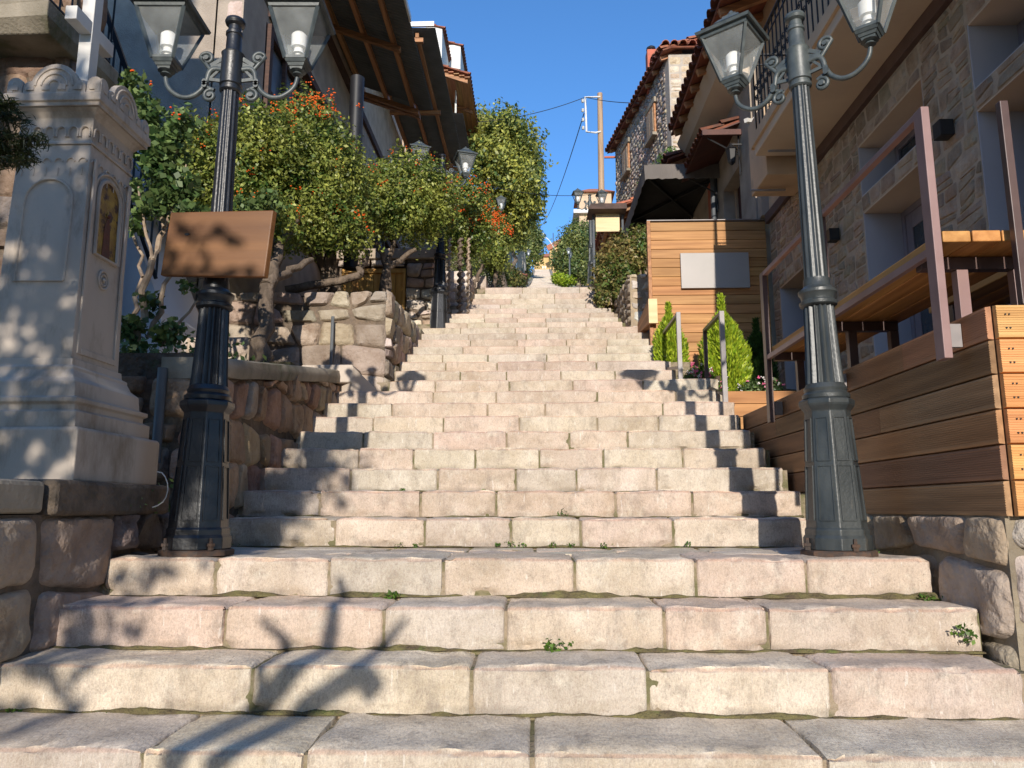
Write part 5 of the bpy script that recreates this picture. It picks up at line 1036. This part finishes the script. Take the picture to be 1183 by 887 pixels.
# low stone shed with yellow gate
sg = thing('low_stone_shed', 'low stone shed with concrete top and worn yellow plank gate behind the second berry tree', 'shed', (-2.3, 11, 2.7))
mb = MB(); WH = [(.64, .56, .48), (.55, .45, .38), (.68, .60, .50), (.5, .38, .3)]
stone_field(mb, (-1.94, 10.9, 2.5), (1, 0, 0), (0, 0, 1), .44, 1.42, (0, -1, 0), row=(.13, .2), col=(.16, .26), jit=.03, bulge=.03, inset=.01, tints=WH, a=.15, res=6, rough=.4, power=4)
stone_field(mb, (-3.2, 10.9, 3.86), (1, 0, 0), (0, 0, 1), 1.26, .12, (0, -1, 0), row=(.1, .13), col=(.16, .3), jit=.02, bulge=.02, inset=.01, tints=WH, a=.15, res=5)
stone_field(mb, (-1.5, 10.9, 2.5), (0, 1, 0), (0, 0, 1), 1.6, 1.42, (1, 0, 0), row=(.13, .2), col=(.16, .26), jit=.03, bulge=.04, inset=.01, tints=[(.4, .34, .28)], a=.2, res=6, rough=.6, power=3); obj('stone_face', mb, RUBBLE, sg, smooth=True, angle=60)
mb = MB(); mb.box(-1.93, -1.51, 10.915, 12.5, 2.3, 3.97); mb.box(-3.25, -1.93, 11.1, 12.5, 2.3, 3.97); obj('core', mb, DARKM, sg)
mb = MB(); mb.box(-3.2, -1.47, 10.86, 12.55, 3.98, 4.14); obj('concrete_top', mb, PALEM, sg, bevel=.01)
g_ = MB(); x = -2.88; i = 0
while x < -1.99: g_.box(x, x+.105, 10.93, 10.96, 2.5, 3.76, tint=tv(.16)); x += .112
gt = obj('plank_gate', g_, SHUT, sg); mb = MB(); mb.box(-2.92, -1.945, 10.905, 10.98, 3.765, 3.83); mb.box(-1.985, -1.945, 10.905, 10.98, 2.5, 3.76); mb.box(-2.92, -2.882, 10.905, 10.98, 2.5, 3.76); obj('gate_frame', mb, SHUT, gt)
# twisted ornamental columns
for i, px in enumerate((519.5, 532, 541.5)):
    a = pt(px, 275, Y=11.7); rr = .024 if i != 1 else .034; mb = MB(); zb = 3.15
    mb.tube([(a.x, 11.7, zb), (a.x, 11.7, a.z)], rr*.6, 8)
    n = 110; mb.tube([(a.x+rr*math.cos(t*.75), 11.7+rr*math.sin(t*.75), zb+(a.z-zb)*t/n) for t in range(n+1)], rr*.62, 6)
    tag(obj('twisted_rope', mb, BARKP if i != 1 else BARK, smooth=True), ('slim pale twisted column nearest the black lamp pedestal', 'dark thicker twisted column between the two pale ones', 'slim pale twisted column farthest right by the white wall')[i], 'ornament')
lw = thing('white_block_wall', 'low pinkish-white block wall behind the twisted columns', 'wall', (-1.3, 12.2, 3))
mb = MB(); stone_field(mb, (-1.56, 12.15, 3.1), (1, 0, 0), (0, 0, 1), .50, 1.1, (0, -1, 0), row=(.16, .2), col=(.2, .34), jit=.01, bulge=.02, inset=.008, tints=[(.72, .62, .55), (.66, .56, .5)], a=.08, res=5, rough=.3, power=5)
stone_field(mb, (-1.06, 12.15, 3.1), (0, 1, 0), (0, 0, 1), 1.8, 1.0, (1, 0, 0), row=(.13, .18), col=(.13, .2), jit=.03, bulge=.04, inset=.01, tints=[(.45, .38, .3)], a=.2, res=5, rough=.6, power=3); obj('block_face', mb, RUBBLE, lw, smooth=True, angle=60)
mb = MB(); mb.box(-1.56, -1.075, 12.165, 14, 2.5, 4.18); obj('core', mb, PALEM, lw)
l2 = thing('stepped_block_wall', 'short stepped wall of pale blocks at the left end of the upper landing', 'wall', (-.95, 13, 3.6))
mb = MB(); stone_field(mb, (-1.2, 12.9, 3.5), (1, 0, 0), (0, 0, 1), .36, .85, (0, -1, 0), row=(.15, .2), col=(.15, .3), jit=.02, bulge=.03, inset=.01, tints=[(.68, .58, .48), (.6, .52, .44)], a=.1, res=5); obj('block_face', mb, RUBBLE, l2, smooth=True, angle=60)
mb = MB(); mb.box(-1.2, -.85, 12.915, 15, 3, 4.34); obj('core', mb, PALEM, l2)
# kerb walls hiding the hillside beyond the landing
for s, lab in ((-1, 'low dark kerb wall along the left of the far flight'), (1, 'low dark kerb wall along the right of the far flight')):
    tb = XLB if s < 0 else XRB; mb = MB(); P_ = []
    for y in [14.2+i*3.2 for i in range(31)]: P_.append((interp(y, tb)+s*.02, y, ground_z(y)))
    for (xa, ya, za), (xb, yb_, zb) in zip(P_[:-1], P_[1:]):
        mb.prism([(xa, ya, za-1.2), (xa+s*.35, ya, za-1.2), (xa+s*.35, ya, za+.12), (xa, ya, za+.12)], [(xb, yb_, zb-1.2), (xb+s*.35, yb_, zb-1.2), (xb+s*.35, yb_, zb+.12), (xb, yb_, zb+.12)])
    tag(obj('kerb_wall', mb, CONC), lab, 'kerb')
# unseen houses added behind the camera, placed and sized only to throw shade
for nm, lab, (x0, x1, y0, y1, z1), m in (('left_shade_house', 'tall unseen rendered house added behind the photographer on the left to throw shade', (-13, -3.75, -15, -6, 12.4), BEIGE), ('right_shade_house', 'unseen rendered house added behind the photographer on the right to shade the wood screen', (2.62, 10, -13, -5, 8.4), BEIGE)):
    b = thing(nm, lab, 'house', ((x0+x1)/2, (y0+y1)/2, -3)); mb = MB(); mb.box(x0, x1, y0, y1, -3, z1); wl = obj('wall', mb, m, b)
    mb = MB(); mb.prism([(x0, y0, z1+.002), (x1, y0, z1+.002), (x1, y1, z1+.002), (x0, y1, z1+.002)], [((x0+x1)/2-.1, y0+2, z1+1), ((x0+x1)/2+.1, y0+2, z1+1), ((x0+x1)/2+.1, y1-2, z1+1), ((x0+x1)/2-.1, y1-2, z1+1)]); obj('roof', mb, TILE, b)
    xs_ = x1+.01 if x0 < 0 else x0-.01
    for k in range(3):
        for zz in (0, 3, 6): mb = MB(); mb.box(min(xs_, xs_-.03*(1 if x0 < 0 else -1)), max(xs_, xs_-.03*(1 if x0 < 0 else -1))+.02, y0+1+k*2.4, y0+2+k*2.4, zz, zz+1.4); obj('window', mb, DWOOD, b)
# ------------------------------------------------------------------ vegetation
def shrub(name, lab, cat, blobs, n, size, lm, base=None, trunks=(), bark=BARK, bm=None, group=None, shell=.42, **k):
    zb = min(b[2]-b[5] for b in blobs) if base is None else base[2]
    t = thing(name, lab, cat, base or (blobs[0][0], blobs[0][1], zb), group=group)
    P, N = blob_points(blobs, n, shell=shell, lumps=k.pop('lumps', .2))
    leaf_mesh('crown', P, size, lm, t, N=N, **k)
    if trunks:
        mb = MB()
        for tr in trunks:
            p, q, r0, r1 = tr[:4]; branch(mb, p, q, r0, r1, 7, .07)
        obj('trunk', mb, bark, t, smooth=True, angle=80)
    return t
def top_pts(blobs, n, hi=.25, side=-1):
    out = []
    while len(out) < n:
        b = random.choice(blobs); d = Vector((random.gauss(0, 1), random.gauss(0, 1)+side*.5, random.gauss(0, 1))).normalized()
        if d.z < hi: continue
        out.append((b[0]+d.x*b[3]*1.03, b[1]+d.y*b[4]*1.03, b[2]+d.z*b[5]*1.03))
    return out
GB = 'clipped berry trees along the left of the steps'
A1 = pt(262, 205, Y=7.2); A2 = pt(300, 165, Y=7.3); A3 = pt(215, 190, Y=7.0)
bl1 = [(A1.x, 7.2, A1.z, .52, .55, .62), (A2.x, 7.35, A2.z-.05, .5, .5, .5), (A3.x, 7.0, A3.z-.1, .34, .45, .6), (A1.x+.25, 7.1, A1.z-.45, .42, .4, .4), (*pt(310, 262, Y=7.1), .36, .36, .30)]
tb = pt(300, 414, Y=6.55); tm = pt(308, 330, Y=6.7); tt = pt(322, 285, Y=7.0)
t1 = shrub('berry_tree', 'nearest and largest clipped berry tree, directly behind the left lamp column', 'tree', bl1, 26000, .046, L_TOPI, (tb.x, 6.55, 1.4), [((tb.x, 6.55, 1.3), tm, .085, .07), (tm, tt, .07, .05), (tt, pt(345, 250, Y=7.4), .05, .03), (tt, pt(285, 250, Y=7.2), .05, .03), (tm, pt(360, 300, Y=7.3), .05, .03)], group=GB)
berries(t1, top_pts(bl1, 40, .1), 6, .035, .009)
B1 = pt(360, 200, Y=7.9); B2 = pt(395, 215, Y=8.1); B3 = pt(352, 150, Y=7.9); B4 = pt(330, 240, Y=7.7)
bl2 = [(B1.x, 7.9, B1.z, .62, .6, .68), (B2.x, 8.1, B2.z, .38, .5, .5), (B3.x, 7.9, B3.z, .42, .5, .42), (B4.x, 7.7, B4.z, .42, .4, .42), (B1.x+.2, 7.8, B1.z-.55, .45, .45, .38), (*pt(352, 268, Y=7.7), .34, .36, .26), (*pt(402, 272, Y=8.0), .34, .36, .26)]
tb = pt(384, 340, Y=8.3)
t2 = shrub('berry_tree', 'broad berry tree with an orange berry clump at its top, below the front canopy', 'tree', bl2, 27000, .046, L_TOPI, (tb.x, 8.3, 2.47), [((tb.x, 8.3, 2.4), pt(380, 280, Y=8.2), .09, .07), ((tb.x-.08, 8.35, 2.4), pt(365, 275, Y=8.1), .06, .05), (pt(380, 290, Y=8.2), pt(355, 240, Y=8), .05, .03), (pt(330, 335, Y=7.8), pt(415, 318, Y=8.1), .05, .045), (pt(415, 318, Y=8.1), pt(425, 290, Y=8.3), .045, .03)], group=GB)
bt = pt(372, 122, Y=7.7); bt2 = pt(352, 118, Y=7.6)
berries(t2, [(bt.x+random.gauss(0, .2), 7.5+random.gauss(0, .1), bt.z-.05+random.gauss(0, .09)) for _ in range(30)]+top_pts(bl2, 34, -.2), 6, .03, .009)
C1 = pt(470, 232, Y=9.5); bl3 = [(C1.x, 9.5, C1.z+.06, .62, .58, .60), (C1.x-.28, 9.3, C1.z-.12, .38, .4, .42), (C1.x+.3, 9.6, C1.z-.05, .40, .4, .5)]
tb = pt(440, 335, Y=9.5); tk = pt(447, 310, Y=9.5)
t3 = shrub('berry_tree', 'middle rounded berry tree on a forked dark trunk in front of the yellow gate', 'tree', bl3, 20000, .048, L_TOPI, (tb.x, 9.5, 2.47), [((tb.x-.05, 9.5, 2.4), tk, .07, .055), ((tb.x+.12, 9.55, 2.4), tk, .06, .05), (tk, pt(435, 280, Y=9.4), .045, .03), (tk, pt(455, 278, Y=9.5), .04, .03), (tk, pt(480, 288, Y=9.6), .045, .03)], group=GB)
berries(t3, top_pts(bl3, 34, .1), 6, .03, .009)
D1 = pt(538, 248, Y=12.3); bl4 = [(D1.x, 12.3, D1.z+.1, .46, .5, .62), (D1.x-.2, 12.1, D1.z-.35, .35, .4, .4), (D1.x+.15, 12.4, D1.z-.3, .38, .4, .45)]
tb = pt(546, 330, Y=12.6)
t4 = shrub('berry_tree', 'berry tree loaded with orange-red berries right beside the second lamp lantern', 'tree', bl4, 17000, .05, L_TOPI, (tb.x, 12.6, 3.9), [((tb.x, 12.6, 3.6), pt(540, 290, Y=12.4), .06, .045), ((tb.x, 12.6, 4.0), pt(558, 305, Y=12.6), .04, .03)], group=GB)
berries(t4, top_pts(bl4, 110, -.1), 6, .04, .012)
E1 = pt(574, 275, Y=15); bl5 = [(E1.x, 15, E1.z, .3, .4, .55), (E1.x-.05, 15, E1.z-.4, .28, .4, .35)]
t5 = shrub('berry_tree', 'smallest and farthest berry tree with orange berries, under the big broad tree', 'tree', bl5, 9000, .055, L_TOPI, (E1.x-.1, 15, 4.4), [((E1.x-.1, 15, 4.0), (E1.x, 15, E1.z-.3), .06, .04)], group=GB)
berries(t5, top_pts(bl5[:1], 60, .0), 8, .035, .012)
# second dark berry shrub filling below t4/t5
F1 = pt(560, 312, Y=16.5); bl = [(F1.x-.2, 16.5, F1.z, .7, .6, .6)]
shrub('dark_shrub', 'dark shrub in shade between the two farthest berry trees and the left landing wall', 'shrub', bl, 7000, .05, L_FAR, (F1.x, 16.5, 5))
# big broad tree and friends
G = [(582, 150, 30, 26), (600, 170, 30, 30), (565, 185, 34, 36), (600, 215, 32, 34), (575, 240, 34, 34), (612, 235, 20, 24), (598, 262, 20, 22), (556, 150, 18, 24), (612, 195, 22, 22)]
blg = []
for px, py, rx, rz in G: c = pt(px, py, Y=24+random.uniform(-1, 1)); k = 26.5/FPX; blg.append((c.x, c.y, c.z, rx*k*.88, 1.1, rz*k*.88))
tb = pt(580, 300, Y=25)
big = shrub('broadleaf_tree', 'big broad tree with yellowing top leaves left of the steps against the sky', 'tree', blg, 26000, .13, L_BIG, (tb.x, 24.5, 6.5), [((tb.x, 24.5, 6.3), (tb.x, 24.5, 10.5), .22, .14), ((tb.x, 24.5, 9.5), pt(600, 200, Y=24.5), .12, .04), ((tb.x, 24.5, 9.5), pt(560, 180, Y=24.5), .12, .04), ((tb.x, 24.5, 10.5), pt(585, 150, Y=24.5), .12, .03)], shell=.25, lumps=.3)
def farshrub(name, lab, cat, spec, Y, n, size, lm, trunk=True, shell=.4):
    bs = []
    for px, py, rx, rz in spec:
        c = pt(px, py, Y=Y+random.uniform(-.02, .02)*Y); k = Y*1.07/FPX; bs.append((c.x, c.y, c.z, rx*k, max(rx*k*.9, .4), rz*k))
    c0 = bs[0]; g = ground_z(Y)-.4
    tr = [((c0[0], c0[1], g), (c0[0], c0[1], c0[2]), .02*Y/6+.05, .05)] if trunk else ()
    return shrub(name, lab, cat, bs, n, size, lm, (c0[0], c0[1], g), tr, shell=shell, lumps=.25)
farshrub('green_tree', 'dark green tree between the broad tree and the yellow building, left side', 'tree', [(606, 262, 16, 30), (616, 285, 13, 24), (605, 292, 12, 24), (620, 278, 9, 14), (600, 315, 14, 14)], 75, 12000, .26, L_FAR)
farshrub('green_tree', 'green tree behind the white banded house, left of the far lamps', 'tree', [(590, 240, 14, 30), (598, 268, 14, 22)], 38, 7000, .15, L_BIG)
farshrub('roadside_tree', 'round green tree right of the steps, behind the single far lamp', 'tree', [(668, 275, 22, 20), (656, 295, 16, 22), (682, 295, 24, 26), (672, 312, 26, 18), (648, 305, 10, 18), (640, 300, 6, 12)], 52, 18000, .19, L_FAR)
farshrub('roadside_tree', 'yellow-green tree between the far lamp and the utility pole', 'tree', [(700, 290, 22, 30), (712, 275, 16, 22), (690, 270, 14, 18), (700, 315, 26, 18)], 28, 16000, .10, L_FAR)
farshrub('low_bush', 'low yellow-green bush at the foot of the far lamp right of the steps', 'shrub', [(653, 325, 10, 7), (645, 322, 8, 6)], 30, 3000, .08, L_CYP, trunk=False)
farshrub('bare_shrub', 'greyish bare shrub left of the far flight below the stone house', 'shrub', [(588, 320, 14, 14), (598, 325, 12, 9)], 26, 3500, .07, L_HEDGE, trunk=False)
farshrub('hedge_bush', 'bush leaning over the upper steps with reddish leaves, left of the rubble pier', 'shrub', [(705, 322, 19, 28), (716, 300, 22, 24), (722, 330, 16, 26), (700, 345, 12, 16)], 11.7, 12000, .06, L_HEDGE, trunk=False)
farshrub('hedge_bush', 'twiggy rose hedge behind the rubble pier under the dark canopy', 'shrub', [(740, 288, 20, 24), (728, 298, 20, 28), (752, 298, 10, 22)], 11.9, 9000, .06, L_HEDGE, trunk=False)
mb = MB()
for i in range(26):
    x_ = random.uniform(725, 758); p = pt(x_, 322, Y=11.6); q = pt(x_+random.uniform(-12, 12), random.uniform(268, 295), Y=11.6+random.uniform(-.2, .3)); branch(mb, p, q, .010, .004, 4, .05, 5)
for i in range(8):
    x_ = random.uniform(700, 720); p = pt(x_, 352, Y=11.6); q = pt(x_+random.uniform(-5, 12), random.uniform(300, 330), Y=11.6); branch(mb, p, q, .010, .004, 4, .05, 5)
tag(obj('bare_rose_canes', mb, BARKP, smooth=True), 'bare tan rose canes rising above the rubble pier', 'plant')
P, N = blob_points([(*pt(768, 195, Y=13.5), .22, .3, .25), (*pt(775, 180, Y=13.5), .15, .2, .2), (*pt(742, 215, Y=15), .1, .1, .25)], 1500, shell=.3); tag(leaf_mesh('roof_vine', P, .05, L_WEED, N=N), 'light green vine sprigs showing above the dark fabric canopy', 'plant')
# cypresses
def cypress(lab, px, ytop, ybot, Y, rpx, lm, n):
    top = pt(px, ytop, Y=Y); bot = pt(px, ybot, Y=Y); h = top.z-bot.z; R = rpx*Y*1.03/FPX
    t = thing('cypress', lab, 'cypress', (bot.x, Y, bot.z), group='small cypresses in the deck planter')
    u = RNG.beta(1.15, 1.5, n); a = RNG.uniform(0, 2*PI, n); lob = 1+.16*np.sin(a*5+u*9)+.1*np.sin(a*9-u*17); rr = R*(np.sin(np.clip(u*1.08+.12, 0, 1)**.8*PI)**.7)*lob*RNG.uniform(.45, 1.05, n)**.4
    rr = np.where(u > .9, rr*.8, rr); P = np.stack([bot.x+rr*np.cos(a), Y+rr*np.sin(a), bot.z+u*h], 1); N = np.stack([np.cos(a)*.5, np.sin(a)*.5, np.ones(n)*.9], 1)
    # upright feathery sprays
    s_ = .05; D = N/np.linalg.norm(N, axis=1)[:, None]; D = D+RNG.normal(size=(n, 3))*.25; D /= np.linalg.norm(D, axis=1)[:, None]; S = np.cross(D, RNG.normal(size=(n, 3))); S /= np.linalg.norm(S, axis=1)[:, None]
    ln = s_*RNG.uniform(.6, 1.5, n)[:, None]; V = np.empty((n, 4, 3)); V[:, 0] = P; V[:, 1] = P+D*ln*.5+S*ln*.16; V[:, 2] = P+D*ln; V[:, 3] = P+D*ln*.5-S*ln*.16
    me = bpy.data.meshes.new('foliage'); V = V.reshape(-1, 3)-np.array([bot.x, Y, bot.z]); me.vertices.add(n*4); me.vertices.foreach_set('co', V.ravel()); me.loops.add(n*4); me.loops.foreach_set('vertex_index', np.arange(n*4, dtype=np.int32)); me.polygons.add(n); me.polygons.foreach_set('loop_start', np.arange(0, n*4, 4, dtype=np.int32)); me.update(calc_edges=True)
    at = me.color_attributes.new('tint', 'FLOAT_COLOR', 'POINT'); T_ = np.ones((n, 4), dtype=np.float32); T_[:, 0] = RNG.uniform(0, 1, n); T_[:, 1] = RNG.uniform(0, 1, n); at.data.foreach_set('color', np.repeat(T_, 4, axis=0).ravel()); me.materials.append(lm)
    o = bpy.data.objects.new('foliage', me); COL.objects.link(o); o.parent = t
    mb = MB(); mb.tube([(bot.x, Y, bot.z-.15), (bot.x, Y, bot.z+h*.5)], [.03, .012], 7); obj('trunk', mb, BARK, t)
cypress('largest bright cypress, in front of the wood screen behind the nearer handrail', 838, 343, 458, 8.0, 24, L_CYP, 16000)
cypress('smallest bright cypress, at the left end of the wood screen', 775, 352, 436, 8.6, 16, L_CYP, 9000)
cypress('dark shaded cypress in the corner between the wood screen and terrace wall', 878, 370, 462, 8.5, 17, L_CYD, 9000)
for i, (px, py) in enumerate([(797, 436), (808, 430), (818, 434), (828, 446), (812, 444), (870, 446), (885, 452), (860, 452), (893, 445)]):
    c = pt(px, py, Y=7.85 if px < 840 else 7.6); t = thing('flower_plant', None, None, (c.x, c.y, c.z-.12), group='small flowering plants in the deck planter')
    t['category'] = 'flowers'; t['label'] = ('pink and white flowering plant between the two handrails, %s of five from the left' % ['first', 'third', 'fourth', 'fifth', 'second'][[797, 808, 818, 828, 812].index(px)].replace('third', 'second' if px == 808 else 'third')) if px < 840 else ('shaded flowering plant before the dark cypress, %s of four from the left' % {860: 'first', 870: 'second', 885: 'third', 893: 'fourth'}[px])
    if px == 812: t['label'] = 'pink and white flowering plant between the two handrails, middle one of five'
    if px == 818: t['label'] = 'pink and white flowering plant between the two handrails, fourth of five from the left'
    if px > 840: t['group'] = 'shaded flowering plants by the dark cypress'
    P, N = blob_points([(c.x, c.y, c.z-.03, .10, .09, .10)], 420, shell=.2); leaf_mesh('leaves', P, .035, L_WEED if px < 840 else L_BUSH, t, N=N)
    for m_, nm in ((PINKF, 'pink_petals'), (WHITEF, 'white_petals')):
        cs = [(c.x+random.uniform(-.1, .1), c.y-random.uniform(.0, .1), c.z+random.uniform(-.06, .09)) for _ in range(7 if px < 840 else 3)]; berries(t, cs, 5, .008, .008, nm, m_)
# rose bush behind the shrine
rs = thing('rose_bush', 'loose rose bush with bare pale stems and round green leaves between shrine and left lamp', 'shrub', (-2.85, 5.2, 1.1))
mb = MB(); stems = []
for (a, b, r0, r1) in (((158, 400), (176, 300), .03, .024), ((176, 300), (190, 262), .024, .018), ((190, 262), (180, 190), .018, .01), ((150, 395), (165, 320), .022, .015), ((172, 390), (205, 300), .02, .014), ((205, 300), (250, 262), .014, .008), ((165, 320), (148, 250), .014, .008), ((176, 300), (160, 215), .014, .007), ((190, 262), (215, 190), .014, .006), ((185, 400), (235, 340), .014, .008), ((180, 190), (165, 140), .008, .005)):
    stems.append(branch(mb, pt(*a, Y=5.3), pt(*b, Y=5.3+random.uniform(-.2, .2)), r0, r1, 6, .05, 7))
obj('stem', mb, BARKP, rs, smooth=True)
bs = []
for px, py, r in ((170, 165, 24), (160, 135, 15), (185, 195, 24), (200, 165, 22), (152, 215, 12), (190, 232, 24), (215, 215, 18), (155, 262, 12), (165, 245, 14), (225, 250, 20), (150, 380, 20), (175, 350, 14), (195, 385, 18), (215, 330, 10), (160, 410, 18), (290, 245, 22), (310, 232, 18), (300, 265, 16), (210, 140, 18)):
    c = pt(px, py, Y=5.25+(1.3 if px > 270 else 0)); k = 5.5/FPX; bs.append((c.x, c.y, c.z, r*k, r*k*1.2, r*k))
P, N = blob_points(bs, 3400, shell=.05, lumps=.3); leaf_mesh('leaves', P, .055, L_BUSH, rs, N=None, aspect=.85, upbias=.8)
berries(rs, [tuple(pt(px, py, Y=5.0)) for px, py in ((200, 130), (206, 133), (152, 82), (175, 97))], 3, .012, .008)
b_ = [(*pt(px, py, Y=5.3), .13, .15, .12) for px, py in ((155, 100), (165, 120), (175, 135))]; P, N = blob_points(b_, 500, shell=.1); leaf_mesh('upper_leaves', P, .05, L_BUSH, rs, aspect=.8, upbias=.8)
# ground cover on soils
def cover(name, lab, x0, x1, y0, y1, z, n, size, lm):
    P = np.stack([RNG.uniform(x0, x1, n), RNG.uniform(y0, y1, n), z+RNG.exponential(.04, n)], 1); return tag(leaf_mesh(name, P, size, lm, upbias=.6), lab, 'ground cover', kind='stuff')
cover('terrace_undergrowth', 'low leafy undergrowth on the left planting terraces', -3.2, -2.05, 4.6, 7.5, 1.22, 1800, .05, L_BUSH)
cover('lower_undergrowth', 'dark undergrowth beside the shrine base', -2.35, -1.95, 3.6, 4.4, .2, 500, .035, L_BUSH)
# pine branch reaching in at the left edge
pb = thing('pine_tree', 'dark pine branch tips reaching in at the left edge before the shrine', 'tree', (-3.0, 2.3, 1.6))
mb = MB(); tips = []; 
for (a, b) in (((-60, 150), (52, 163)), ((-60, 190), (40, 186)), ((-60, 120), (28, 140)), ((-40, 175), (30, 172)), ((-50, 135), (12, 118))):
    tips.append(branch(mb, pt(*a, Y=2.6), pt(*b, Y=2.62), .008, .003, 8, .03, 5))
branch(mb, (-3.2, 2.4, -.8), (-3.0, 2.4, 1.9), .05, .03); obj('branch', mb, BARK, pb, smooth=True)
V = []; 
for tp in tips:
    for i in range(700):
        t = random.random()*(len(tp)-1); p = tp[int(t)].lerp(tp[min(int(t)+1, len(tp)-1)], t % 1); d = Vector((random.gauss(.4, .7), random.gauss(0, .7), random.gauss(-.1, .7))).normalized()
        V.append(p+d*random.uniform(.012, .04))
leaf_mesh('needles', np.array([tuple(v) for v in V]), .042, L_PINE, pb, aspect=.12)
# little weeds in the joints
WG = 'small weeds in the step joints'
wl = [(237, 633, 4.58), (272, 633, 4.58), (462, 631, 4.58), (480, 630, 4.58), (575, 629, 4.58), (590, 629, 4.58), (600, 630, 4.58), (640, 630, 4.58), (660, 630, 4.58), (700, 630, 4.58), (795, 629, 4.58), (1010, 638, 3.75), (455, 688, 3.49), (448, 689, 3.49), (648, 745, 3.14), (640, 747, 3.14), (125, 829, 2.84), (15, 826, 2.84), (1113, 735, 3.13), (1117, 728, 3.13), (650, 592, 4.95), (560, 567, 5.32), (465, 566, 5.32), (1068, 690, 3.48), (1082, 695, 3.48)]
ORD = ['first', 'second', 'third', 'fourth', 'fifth', 'sixth', 'seventh', 'eighth', 'ninth', 'tenth', 'eleventh', 'twelfth', 'thirteenth', 'fourteenth', 'fifteenth']
wa_ = sorted([p for p in wl if p[2] == 4.58]); wb_ = sorted([p for p in wl if p[2] != 4.58], key=lambda p: (p[1], p[0]))
for i, (px, py, Y) in enumerate(wl):
    c = pt(px, py, Y=Y-.012); r = random.uniform(.012, .03)*(1.5 if py > 700 else 1); P, N = blob_points([(c.x, c.y, c.z, r*1.5, r*.6, r)], 26, shell=.1)
    o = leaf_mesh('weed', P, .016*(1.3 if py > 680 else 1), L_WEED, aspect=.6, upbias=.6); o['category'] = 'weed'; o['group'] = WG; o['label'] = ('small weed at the back of the landing, %s of them from the left' % ORD[wa_.index((px, py, Y))]) if Y == 4.58 else ('small green weed tuft on the steps, %s of the scattered ones counted from the top' % ORD[wb_.index((px, py, Y))])
# tree behind the photographer that dapples the shrine and the left of the steps
sdt = thing('shade_tree', 'leafy tree behind the photographer whose shade dapples the shrine', 'tree', (-3.0, -3.4, -2.2))
bsh = [(-1.68, -2.6, 2.75, .32, .4, .75), (-1.68, -3.4, 2.7, .32, .4, .7), (-3.45, -3.1, 3.2, .6, .8, 1.7), (-2.95, -3, 3.6, .75, .9, 1.3), (-2.35, -3.2, 3.9, .45, .8, .9), (-2.2, -2.8, 2.6, .45, .6, .75), (-1.72, -3.1, 2.95, .45, .6, .50), (-1.45, -3.0, 3.25, .32, .5, .4), (-1.8, -3.1, 1.7, .30, .5, .35), (-2.0, -2.9, 3.5, .4, .5, .4), (-2.3, -3.0, 1.55, .4, .5, .4), (-2.6, -3.2, 2.2, .5, .6, .7)]
P, N = blob_points(bsh, 7600, shell=.1, lumps=.35); leaf_mesh('crown', P, .115, L_BIG, sdt, N=None, aspect=.6)
mb = MB(); branch(mb, (-3.1, -3.4, -2.2), (-2.8, -3.2, 2.2), .13, .08, 8); branch(mb, (-2.8, -3.2, 2.0), (-2.9, -3, 3.8), .08, .03); branch(mb, (-2.8, -3.2, 1.9), (-1.6, -3, 3.0), .06, .015); branch(mb, (-2.8, -3.2, 1.2), (-2.2, -3, 2.2), .05, .015)
obj('trunk', mb, BARK, sdt, smooth=True)
# unseen boughs added here, shaped back from the streaks they cast below
bs_ = thing('streak_boughs', 'unseen forked boughs added behind the photographer to cast streaks on the lowest steps', 'tree', (-1.3, -4.5, -2.2))
mb = MB(); kk = 5.5
def back(px, py, Y=None, Z=None): return pt(px, py, Y=Y, Z=Z)-sd*kk
p1 = [back(196, 886, Y=2.44), back(222, 858, Z=-.51), back(262, 838, Z=-.51), back(318, 795, Y=2.85), back(360, 761, Z=-.34), back(382, 735, Y=3.15), back(386, 705, Y=3.15), back(392, 670, Y=3.5)]
p2 = [back(243, 886, Y=2.44), back(290, 856, Z=-.51), back(352, 818, Y=2.85), back(410, 780, Y=2.85), back(440, 748, Y=3.15), back(470, 715, Y=3.15)]
mb.tube(p1, [.042, .042, .044, .046, .044, .038, .03, .02], 7); mb.tube(p2, [.040, .04, .044, .045, .030, .012], 7)
mb.tube([back(300, 800, Y=2.85), back(330, 740, Y=3.15), back(300, 715, Y=3.15)], [.02, .03, .014], 6); mb.tube([back(418, 780, Y=2.85), back(428, 790, Y=2.85), back(438, 782, Y=2.85)], [.05, .075, .04], 8)
mb.tube([p1[0], (p1[0].x-.05, p1[0].y, -2.3)], [.026, .05], 7); mb.tube([p2[0], (p1[0].x-.02, p1[0].y, -1.2)], [.024, .04], 7); obj('streak_bough', mb, BARK, bs_, smooth=True)
